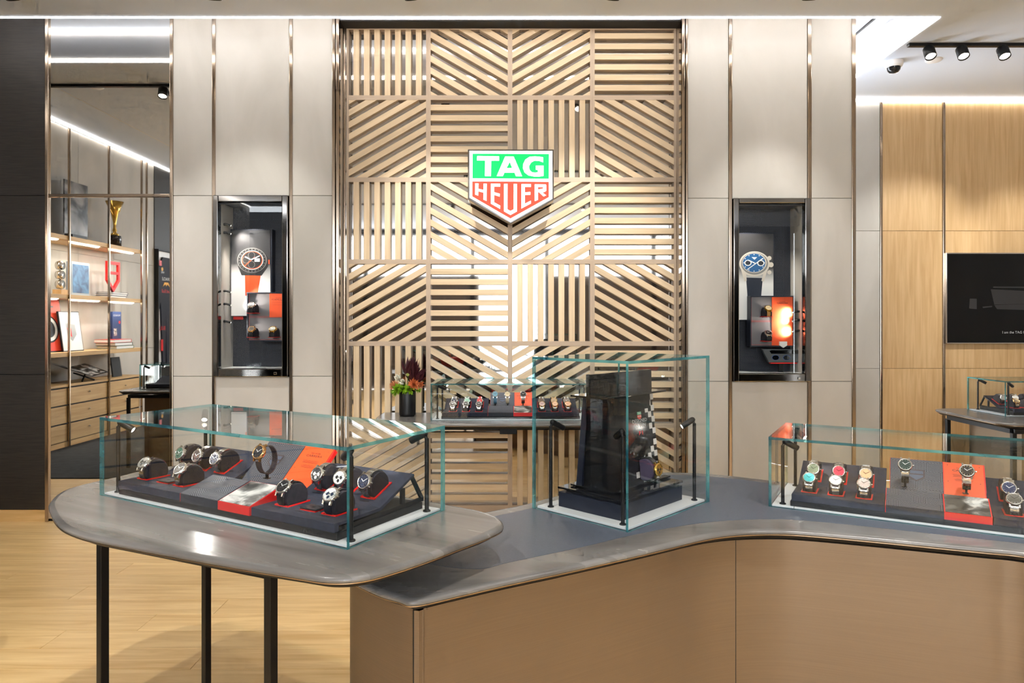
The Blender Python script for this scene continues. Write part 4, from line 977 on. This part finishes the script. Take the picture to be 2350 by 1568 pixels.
niche_spots(nL[0], 1, (515, 534, 668, 698, 738), 'left', ((560, 560), (560, 680), (628, 690), (590, 700), (590, 755)))
niche_spots(nR[1], -1, (715, 735, 759), 'right', ((1795, 718), (1755, 720), (1790, 757)))
spot_light('niche_beam', E_NICHE * 1.4, (nR[0] + .05, WALL_Y + .05, nR[3] - .03), on_Y(1740, 640, WALL_Y + .15), 75, .8, .01, (1, .93, .84))  # extra beam added to brighten the right niche, no fixture
spot_light('niche_beam', E_NICHE * 1.2, (nL[0] + .15, WALL_Y + .03, nL[3] - .03), on_Y(585, 600, WALL_Y + .15), 75, .8, .01, (1, .95, .88))  # extra beam added to brighten the left niche, no fixture
# racing dashboard piece at the foot of the right niche
ds = thing('dashboard_model', 'grey racing dashboard piece with two dials in the right niche', 'model', WF(0, 0, WALL_Y + .09))
DYY = WALL_Y + .09
dm = MB().prism([(wx(p[0], DYY), wz(p[1], DYY)) for p in ((1749, 801), (1842, 803), (1842, 832), (1764, 832))], -.03, 0); dm.build('panel', mat('dash_grey', (92, 96, 98), .35), ds, .002)
MB().prism([(wx(p[0], DYY), wz(p[1], DYY)) for p in ((1766, 806), (1770, 804), (1836, 804), (1840, 808), (1836, 812), (1770, 812))], 0, .002).build('slot', M_pblack, ds)
for px in (1779.5, 1805):
    kn = MB(); disc_at(kn, px, 821, 9, .002, DYY, 0, 20, .7); disc_at(kn, px, 821, 7.6, .004, DYY, 1, 20, .7); kn.build('dial_pod', [mat('dial_blue', (70, 96, 150), .3), M_pblack], ds)
MB().prism([(wx(p[0], DYY), wz(p[1], DYY)) for p in ((1766, 832.5), (1830, 832.5), (1829, 835), (1768, 835))], -.02, 0).build('red_line', M_red, ds)
MB().box(wx(1790, DYY), wx(1800, DYY), wz(857, DYY), wz(832.5, DYY), -.03, -.02).build('foot', M_blackm, ds)

# ================================================================== TV
tvx, tz1, tz0 = wx(2167, BACK_Y), wz(581, BACK_Y), wz(789, BACK_Y)
tv = thing('wall_television', 'black television screen with thin metal frame on the rear oak wall', 'television', WF(tvx, tz0, BACK_Y))
MB().box(0, 1.45, 0, tz1 - tz0, .0005, .03).build('housing', M_chrome, tv, .002); MB().box(.008, 1.442, .01, tz1 - tz0 - .01, .03, .0315).build('screen', mat('screen_glass', (4, 4, 5), .06, 0, .35), tv)
text('subtitle', 'I am the TAG Heuer brand', .032, mat('screen_text', (150, 150, 150), .5, emit=(190, 190, 190), es=.12), tv, T(.50, wz(763, BACK_Y) - tz0, .0319), align='LEFT')
scr = MB(); hz = lambda x, y: (wx(2150 + x / 6.27, BACK_Y) - tvx, wz(560 + y / 6.27, BACK_Y) - tz0)
scr.flat([hz(740, 655), hz(1500, 690), hz(1500, 860), hz(790, 875)]).flat([hz(620, 905), hz(760, 890), hz(760, 910), hz(630, 925)]).flat([hz(790, 880), hz(1500, 860), hz(1500, 960), hz(830, 940)], .0001).flat([hz(775, 615), hz(1500, 620), hz(1500, 635), hz(775, 635)]).flat([hz(440, 790), hz(540, 790), hz(540, 940), hz(430, 930)])
scr.build('picture', mat('screen_picture', (22, 21, 21), .5, emit=(60, 56, 56), es=.1), tv, 0, T(0, 0, .0317))

# ================================================================== CEILING FITTINGS
def track(name, label, p0, p1):
    d = Vector(p1) - Vector(p0); o = MB().box(0, d.length, -.017, .017, -.022, 0).build(name, M_black, None, 0, T(*p0) @ RZ(math.degrees(math.atan2(d.y, d.x)))); tag(o, label, 'light track')
def track_spot(label, p, target, e=1.0, angle=58, group='ceiling track spotlights'):
    t = thing('track_spotlight', label, 'spotlight', T(p[0], p[1], CEIL), group)
    d = (Vector(target) - Vector((p[0], p[1], CEIL - .1))).normalized()
    hd = Vector((d.x * .45, d.y * .45, -1)).normalized() if d.z > -.8 else d
    q = hd.to_track_quat('Z', 'Y').to_matrix().to_4x4(); HM = Matrix.Translation((0, 0, -.04)) @ q
    MB().box(-.02, .02, -.02, .02, -.035, -.02).tube((0, 0, -.03), (0, 0, -.045), .012, 10).build('adapter', M_black, t)
    MB().lathe([(0, -.005), (.036, -.005), (.038, -.001), (.038, .078), (.034, .08), (.033, .066), (0, .066)], 20).build('head', M_black, t, 0, HM)
    MB().disc(.033, .0675, 20).build('lens', M_ledw, t, 0, HM)
    tip = Vector((p[0], p[1], CEIL - .04)) + hd * .095
    spot_light('spot_beam', E_SPOT * e, tip, target, angle, .7, .035)
Y_T = 4.93
track('light_track', 'black ceiling light track in front of the rear oak wall', (2.86, Y_T, CEIL), (4.9, Y_T, CEIL))
for i, px in enumerate((2131, 2206, 2300)):
    x = wx(px, Y_T); track_spot('black cylinder spotlight, %s on the track by the rear wall' % ('left one', 'middle one', 'right one')[i], (x, Y_T), (x - .25, 3.4, .5), .5)
track('light_track', 'black ceiling light track along the back wall, seen in the mirror', (-4.3, 4.0, CEIL), (2.4, 4.0, CEIL))
track('light_track', 'black ceiling light track running towards the shopfront, seen in the mirror', (-3.0, .2, CEIL), (-3.0, 3.9, CEIL))
track('light_track', 'black ceiling light track added above the counter for fill light', (-2.4, 1.1, CEIL), (3.2, 1.1, CEIL))  # unseen track, added to carry fill spots
track('light_track', 'black ceiling light track added behind the viewpoint for fill light', (-4.0, -1.4, CEIL), (4.4, -1.4, CEIL))  # unseen track, added so its spots bounce off the floor to the ceiling
S = [((-2.95, 4.0), (-2.7, 4.9, 1.2), .6), ((-1.75, 4.0), (-1.9, 4.9, 1.5), .45), ((-.6, 4.0), (-.5, 4.95, 1.7), 1.0), ((.6, 4.0), (.5, 4.95, 1.7), 1.0), ((1.75, 4.0), (1.85, 4.9, 1.5), .45),
     ((-3.0, 3.4), (-3.3, 2.8, .8), .8), ((-3.0, 2.6), (-5.1, 1.6, 1.2), 1.0), ((-3.0, 1.4), (-5.1, .9, 1.2), 1.0), ((-3.0, .5), (-5.1, -.2, 1.3), .9),
     ((-1.6, 1.1), (-1.0, 2.3, .9), 1.0), ((-.6, 1.1), (-1.6, 3.4, 0), 1.6), ((.3, 1.1), (.4, 2.4, .8), 1.0), ((1.2, 1.1), (1.6, 2.1, .8), 1.2), ((2.2, 1.1), (1.2, 1.0, .2), 1.2),  # fill spots of the added counter track
     ((-3.2, -1.4), (-2.6, -.8, 0), 2.6), ((-1.0, -1.4), (-1.0, -.4, 0), 3.2), ((1.2, -1.4), (1.2, -.4, 0), 3.2), ((3.4, -1.4), (3.6, 1.2, 0), 3.2), ((3.95, 4.93), (3.5, BACK_Y, 1.6), .8), ((4.5, 4.93), (4.6, BACK_Y, 1.4), .8)]  # all added: floor bounce behind the viewpoint, then two washing the rear oak
SN = ['back track above the tall mirror', 'back track before the left niche', 'back track left of the shield sign', 'back track right of the shield sign', 'back track before the right niche',
      'left track nearest the mirror', 'left track second from the mirror', 'left track third from the mirror', 'left track farthest from the mirror',
      'added fill track over the counter, leftmost', 'added fill track over the counter, second from left', 'added fill track over the counter, in the middle', 'added fill track over the counter, second from right', 'added fill track over the counter, rightmost',
      'added fill track at the shopfront, leftmost', 'added fill track at the shopfront, second from left', 'added fill track at the shopfront, second from right', 'added fill track at the shopfront, rightmost', 'rear wall track, added to brighten the oak, left', 'rear wall track, added to brighten the oak, right']
for i, (p, tg_, e) in enumerate(S):
    track_spot('black cylinder spotlight on the ' + SN[i], p, tg_, e, 62)
def ceiling_disc(label, x, y, r=.06):
    o = MB().lathe([(0, -.012), (r * .85, -.012), (r, -.004), (r, 0)], 24).build('smoke_detector', M_paint, None, 0, T(x, y, CEIL)); tag(o, label, 'detector')
p = on_z(2143, 137, CEIL); ceiling_disc('flat white round ceiling disc near the rear spotlights', p.x, p.y)
ceiling_disc('flat white round ceiling disc seen in the mirror', -3.55, 3.95)
p = on_z(2051, 142, CEIL); dc_ = thing('dome_camera', 'white dome security camera on the ceiling', 'camera', T(p.x, p.y, CEIL))
MB().lathe([(.066, 0), (.066, -.025), (.058, -.042), (.05, -.045)], 24).build('housing', M_paint, dc_); MB().lathe([(.05, -.044), (.046, -.066), (.03, -.084), (.0, -.09)], 20).build('dome', mat('dome_black', (30, 30, 32), .1), dc_)

# ================================================================== VASE OF FLOWERS
vp = Vector((wx(935, 4.83), 4.83, ZC + .0006))
vs_ = MB().lathe([(0, 0), (.050, 0), (.057, .008), (.058, .02), (.058, .196), (.056, .2), (.053, .198), (.053, .16), (0, .16)], 32).build('vase', mat('vase_black', (16, 16, 18), .4), None, 0, T(*vp)); tag(vs_, 'matte black cylinder vase with flowers on the wall desk', 'vase')
def petal(mb, M, l, w, curl=.3, m=0):
    pts = [(0, 0, 0), (w * .5, l * .35, curl * l * .1), (w * .42, l * .7, curl * l * .35), (0, l, curl * l * .75), (-w * .42, l * .7, curl * l * .35), (-w * .5, l * .35, curl * l * .1)]
    mb.add(pts, [(0, 1, 2, 3, 4, 5)], m, M)
M_grn = mat('leaf_green', (134, 176, 30), .5); M_burg = mat('burgundy_petal', (72, 26, 36), .55); M_wht = mat('cream_petal', (242, 240, 224), .5); M_org = mat('orange_petal', (226, 128, 76), .55); M_dgrn = mat('stem_green', (70, 104, 40), .6)
def bloom(name, label, off, r, m, n, kind='mum', dirv=(0, -.4, 1)):
    t = thing(name, label, 'flower', T(*(vp + Vector(off))))
    q = Vector(dirv).to_track_quat('Z', 'Y').to_matrix().to_4x4(); mb = MB(); rnd = random.Random(hash(label) % 1000 if False else int(abs(off[0]) * 10000) + n)
    for k in range(n):
        if kind == 'mum': el, l, w = rnd.uniform(-20, 85), r * rnd.uniform(.75, 1.05), r * .22
        elif kind == 'protea': el, l, w = rnd.uniform(42, 88), r * rnd.uniform(.7, 1.1), r * .24
        else: el, l, w = rnd.uniform(25, 80), r * rnd.uniform(.7, 1.0), r * .55
        az = rnd.uniform(0, 360); petal(mb, q @ RZ(az) @ RX(el), l, w, .5)
    mb.build('petals', m, t)
    MB().tube((0, 0, 0), tuple(Vector((0, 0, .17)) - Vector(off)), .003, 6, r1=.0025).build('stem', M_dgrn, t)
    return t
bloom('protea_flower', 'burgundy protea with long pointed petals, tallest flower in the vase', (.018, .0, .235), .165, M_burg, 60, 'protea', (.15, -.1, 1))
bloom('protea_flower', 'smaller burgundy protea leaning right in the vase', (.050, -.01, .235), .12, M_burg, 40, 'protea', (.75, -.3, 1))
bloom('freesia_flower', 'white freesia at the left of the vase', (-.055, -.02, .255), .05, M_wht, 16, 'f', (-.4, -.5, 1)); bloom('freesia_flower', 'white freesia bud near the middle of the vase', (-.022, -.05, .24), .045, M_wht, 12, 'f', (-.1, -1, .5))
bloom('freesia_flower', 'small greenish freesia sprig in front of the protea', (.012, -.055, .285), .026, mat('bud_green', (196, 206, 120), .5), 14, 'f', (0, -.5, 1))
bloom('chrysanthemum', 'large orange chrysanthemum at the right of the vase', (.045, -.045, .225), .052, M_org, 70, 'mum', (.3, -1, .3)); bloom('chrysanthemum', 'pale orange chrysanthemum at the far left of the vase', (-.085, -.02, .215), .045, mat('peach_petal', (222, 150, 104), .55), 55, 'mum', (-.6, -.6, .3))
bloom('chrysanthemum', 'orange chrysanthemum partly hidden at the right edge of the vase', (.085, -.01, .22), .04, M_org, 45, 'mum', (.8, -.6, .2))
for k, (o_, l_) in enumerate((((-.06, -.05, .195), 'left'), ((-.02, -.06, .195), 'centre'), ((.02, -.055, .192), 'middle right'))): bloom('chrysanthemum', 'bright green chrysanthemum over the vase rim, %s' % l_, o_, .045, M_grn, 60, 'mum', (-.2 + .2 * k, -1, .2))
bloom('chrysanthemum', 'green foliage sprig drooping at the left of the vase', (-.078, -.03, .18), .042, M_grn, 40, 'mum', (-.6, -.7, -.3)); bloom('chrysanthemum', 'green foliage sprig at the lower right of the vase', (.08, -.03, .19), .03, M_grn, 30, 'mum', (.6, -.7, -.2))

# ================================================================== LEFT SIDE WALL SHELVING (seen in the mirror)
def V(px, py, X=-5.1):     # pixel in the mirror -> real point on the plane X = const
    Yv = X * F / (px - CX); return Vector((X, 2 * WALL_Y - Yv + .016, H - (py - YH) * Yv / F))
ys = [2.70, 1.925, 1.15, .39]
for i, z in enumerate((2.40, 1.725, 1.06)):
    nm = ('top', 'middle', 'lower')[i]
    s_o = thing('wall_shelf', 'oak wall shelf with light strip below, %s one in the mirror' % nm, 'shelf', T(-5.3, 1.5, z))
    for k in range(3):
        a, b = ys[k + 1] - 1.5, ys[k] - 1.5
        MB().box(-.18, .2, a + .012, b - .012, -.025, .025).build('board', M_shelfoak, s_o, .002)
        if i < 2: MB().box(.14, .165, a + .12, b - .12, -.031, -.0255).build('light_strip', M_ledw, s_o)
    if i < 2:
        for k in range(3): 
            l = bpy.data.lights.new('shelf_light', 'AREA'); l.shape = 'RECTANGLE'; l.size = .03; l.size_y = .5; l.energy = 2.2; l.color = (1, .95, .85); lo = bpy.data.objects.new('shelf_light', l); col.objects.link(lo); lo.location = (-5.15, (ys[k] + ys[k + 1]) / 2, z - .04)
for y_ in ys + [.26]:
    trim(-5.105, -5.080, 0, 3.66, y0=y_ - .011, y1=y_ + .011, m=M_trim, label='polished upright of the shelf wall in the mirror')
dw = thing('drawer_cabinet', 'low oak cabinet with three rows of drawers in the mirror', 'cabinet', T(-5.3, 1.5, 0))
MB().box(-.178, .17, .39 - 1.5, 2.7 - 1.5, .03, .69).build('body', M_blackm, dw); MB().box(-.178, .2, .39 - 1.5, 2.7 - 1.5, .69, .715).build('worktop', M_shelfoak, dw, .002); MB().box(-.178, .185, .39 - 1.5, 2.7 - 1.5, .0, .06).build('plinth', M_shelfoak, dw)
for k in range(3):
    for z0_, z1_ in ((.07, .26), (.278, .47), (.488, .672)):
        d_ = MB().box(.17, .192, ys[k + 1] - 1.5 + .015, ys[k] - 1.5 - .015, z0_, z1_).build('drawer', M_shelfoak, dw, .001)
        MB().lathe([(0, .02), (.009, .018), (.009, .012), (.004, .008), (.004, 0)], 10).build('knob', M_chrome, d_, 0, T(.192, (ys[k] + ys[k + 1]) / 2 - 1.5, (z0_ + z1_) / 2 + .02) @ RY(90))
ZS = {'top': 2.4256, 'mid': 1.7506, 'low': 1.0856, 'cab': .7156}
def SF(y, z, x=-5.25, lean=0): # frame facing +X: local x runs along +Y, y up, z out of the wall
    return T(x, y, z) @ Matrix(((0, 0, 1, 0), (1, 0, 0, 0), (0, 1, 0, 0), (0, 0, 0, 1))) @ RX(-lean)
def yv(px, X=-5.25): return V(px, 700, X).y
# portrait print
pr = thing('photo_print', 'black and white photo print leaning on the top shelf in the mirror', 'print', SF(yv(182), ZS['top'], -5.3, 0))
MB().box(-.22, .22, .06, .70, 0, .015).build('print_sheet', grain('mono_photo_large', (22, 22, 24), (170, 170, 172), (3.2, 3.6, 3), .3, noise_scale=1.0, detail=3, dist=.6, ramp=(.42, .66)), pr); MB().box(-.14, .14, 0, .06, -.04, .06).build('foot', M_black, pr)
# trophy
tp = thing('trophy', 'gold cup trophy on black base on the top shelf in the mirror', 'trophy', T(-5.25, yv(263), ZS['top']))
MB().lathe([(0, .15), (.075, .15), (.08, .14), (.08, 0), (0, 0)], 24).build('base', M_pblack, tp)
MB().lathe([(0, .15), (.055, .15), (.05, .17), (.02, .19), (.028, .22), (.016, .26), (.02, .33), (.05, .47), (.11, .60), (.10, .60), (.045, .47), (.0, .40)], 24).build('cup', M_yellowgold, tp)
for s_g in (-1, 1): MB().tube((0, s_g * .1, .58), (0, s_g * .12, .50), .008, 8).tube((0, s_g * .12, .50), (0, s_g * .04, .42), .008, 8).build('handle', M_yellowgold, tp)
# acrylic block with blue picture
ab = thing('acrylic_block', 'clear acrylic block with blue watch picture on the middle shelf in the mirror', 'ornament', SF(yv(172), ZS['mid']))
MB().box(-.17, .17, 0, .40, .0, .07).build('block', mat('acrylic_edge', (190, 205, 220), .1, 0, .6), ab, .006); MB().box(-.15, .15, .03, .37, .07, .073).build('picture', grain('blue_picture', (18, 40, 90), (90, 150, 200), (8, 8, 8), .3, noise_scale=1.2), ab)
for k, (a, b, c_) in enumerate(((-.22, .02, .12), (-.24, .15, .11), (-.21, .27, .11))): pass
gl = thing('clock_movement', 'silver clock movement stack beside the blue block in the mirror', 'ornament', SF(yv(138), ZS['mid']))
MB().box(-.06, .06, 0, .06, -.05, .05).build('base', M_shelfoak, gl)
for k in range(3): MB().lathe([(0, -.03), (.05, -.03), (.055, 0), (.05, .03), (0, .03)], 18).build('drum', M_steel, gl, 0, T(0, .12 + .11 * k, 0))
# red shield outline
rs = thing('shield_ornament', 'red shield outline ornament on the middle shelf in the mirror', 'ornament', SF(yv(256), ZS['mid'] + .075))
o5 = [(-.14, .40), (.14, .40), (.14, .15), (0, .0), (-.14, .15)]; i5 = [(-.105, .365), (.105, .365), (.105, .165), (0, .05), (-.105, .165)]
mb = MB()
for k in range(5): mb.prism([o5[k], o5[(k + 1) % 5], i5[(k + 1) % 5], i5[k]], 0, .03)
mb.box(-.11, .11, .235, .27, 0, .03); mb.build('outline', M_red, rs)
def book(label, M, w, h, d, m, grp='books on the shelf wall'):
    t = thing('book', label, 'book', M, grp); MB().box(-w / 2, w / 2, 0, .003, 0, d).box(-w / 2, w / 2, h - .003, h, 0, d).box(-w / 2, -w / 2 + .003, .003, h - .003, 0, d).build('cover', m, t)
    MB().box(-w / 2 + .003, w / 2 - .004, .003, h - .003, .004, d - .004).build('pages', M_printw, t)
for k, (z, nm) in enumerate(((0, 'lowest'), (.026, 'middle'), (.05, 'topmost'))): book('navy book lying under the red shield ornament, %s of three' % nm, SF(yv(256), ZS['mid'] + z, -5.36) @ RZ(0) @ T(.02 - .02 * k, 0, 0), .34, .024, .22, mat('book_navy', (28, 44, 80), .5))
for k, (z, nm, m) in enumerate(((0, 'lowest', M_dgrn), (.042, 'middle', M_printk), (.084, 'topmost red', M_red))): book('book lying flat on the lower shelf in the mirror, %s of three' % nm, SF(yv(262), ZS['low'] + z, -5.36) @ T(.03 * k, 0, 0), .40, .040, .26, m)
up = thing('book', 'blue book standing upright on the flat stack in the mirror', 'book', SF(yv(263), ZS['low'] + .126, -5.25), 'books on the shelf wall'); MB().box(-.10, .10, 0, .36, 0, .03).build('cover', mat('book_blue', (26, 46, 92), .45), up)
text('lettering', 'MONACO', .035, M_printw, up, T(0, .31, .0302)); MB().box(.0, .07, .04, .14, .03, .0304).build('print', mono_photo(), up); MB().disc(.02, .0304, 14).build('print', M_red, up, 0, T(-.06, .22, 0))
# framed posters on the lower shelf
rp_ = thing('framed_poster', 'red framed poster with a large stopwatch on the lower shelf in the mirror', 'poster', SF(yv(124), ZS['low'], -5.27, 8))
MB().box(-.25, .25, 0, .66, -.02, 0).build('frame', M_black, rp_); MB().box(-.235, .235, .015, .645, 0, .002).build('print_sheet', mat('poster_red', (214, 66, 44), .5), rp_)
mb = MB().disc(.16, .003, 32, 1, None, (.0, .27)).disc(.14, .0034, 32, 2, None, (0, .27)).disc(.10, .0038, 32, 1, None, (0, .27)).box(-.05, .05, .44, .48, .0022, .003, 2).box(-.12, .1, .52, .54, .0022, .003, 1)
mb.disc(.06, .003, 20, 2, None, (0, .47)); mb.build('printed_watch', [M_red, M_printk, M_printw], rp_)
wp = thing('framed_poster', 'white framed poster with shield artwork on the lower shelf in the mirror', 'poster', SF(yv(164), ZS['low'], -5.22, 8))
MB().box(-.19, .19, 0, .48, -.02, 0).build('frame', M_black, wp); MB().box(-.178, .178, .012, .468, 0, .002).build('print_sheet', M_printw, wp)
MB().flat([(-.08, .32), (.09, .34), (.08, .18), (0, .12), (-.09, .2)], .003, 0).flat([(.0, .28), (.07, .28), (.06, .2), (.0, .17)], .0034, 1).build('artwork', [mat('art_grey', (150, 152, 154), .5), M_red], wp)
bb_ = MB().box(-.10, .10, 0, .26, -.02, 0).build('black_tablet', M_blackm, None, .002, SF(yv(262), ZS['cab'], -5.2, 8)); tag(bb_, 'plain black board leaning on the drawer cabinet in the mirror', 'board')
ob = thing('open_book', 'open book on a stand on the drawer cabinet in the mirror', 'book', SF(yv(178), ZS['cab'] + .011, -5.22))
MB().add([(-.32, .09, .14), (0, .06, .14), (0, .16, -.14), (-.32, .19, -.14), (.32, .14, .14), (.32, .24, -.14)], [(0, 1, 2, 3), (1, 4, 5, 2)]).build('pages', mono_photo(), ob); MB().add([(-.33, .08, .15), (0, .05, .15), (0, .15, -.15), (-.33, .18, -.15), (.33, .13, .15), (.33, .23, -.15)], [(3, 2, 1, 0), (2, 5, 4, 1)]).build('cover', M_printk, ob)
MB().tube((-.12, 0, .1), (.12, .1, .0), .01, 8).tube((.12, 0, .1), (-.12, .1, .0), .01, 8).build('stand', M_blackm, ob)
# racing suit display at the end of the shelf wall
rsu = thing('racing_suit', 'dark navy racing suit hung flat in a frame, seen at the mirror edge', 'suit', SF(-.955, .79, SIDE_X + .036))
MB().box(-.26, .26, -.05, 1.75, -.004, .004).build('backing', M_white, rsu); MB().box(-.275, .275, -.07, -.05, -.004, .05).box(-.275, .275, 1.75, 1.77, -.004, .05).box(-.275, -.26, -.05, 1.75, -.004, .05).box(.26, .275, -.05, 1.75, -.004, .05).build('frame', M_blackm, rsu)
MB().prism([(-.10, 0), (-.02, 0), (0, .72), (.02, 0), (.10, 0), (.15, .8), (.17, .95), (.24, .75), (.255, .9), (.22, 1.5), (.10, 1.66), (-.10, 1.66), (-.22, 1.5), (-.255, .9), (-.24, .75), (-.17, .95), (-.15, .8)], .005, .03).build('garment', mat('suit_navy', (18, 20, 36), .7), rsu, .004)
for nm, body, sz, x_, z_, m in (('lettering', 'ORACLE', .07, 0, 1.32, M_printw), ('lettering', 'Red Bull', .085, 0, 1.13, M_red), ('lettering', 'HRC', .05, .12, 1.42, M_printw), ('lettering', 'BULL', .09, .13, .55, M_red)): text(nm, body, sz, m, rsu, T(x_, z_, .031))
M_yel = mat('suit_yellow', (240, 170, 20), .5)
MB().prism([(-.11, 1.20), (-.03, 1.24), (.0, 1.21), (.03, 1.24), (.11, 1.20), (.06, 1.27), (-.06, 1.27)], .03, .033).build('badge', M_yel, rsu); MB().disc(.03, .0335, 14).build('badge', M_yel, rsu, 0, T(.13, 1.47, 0) @ T(0, 0, 0)); MB().box(.10, .16, .20, .38, .03, .032).build('stripe', M_red, rsu)
MB().box(.15, .22, 1.52, 1.6, .03, .036).build('collar_patch', M_red, rsu)
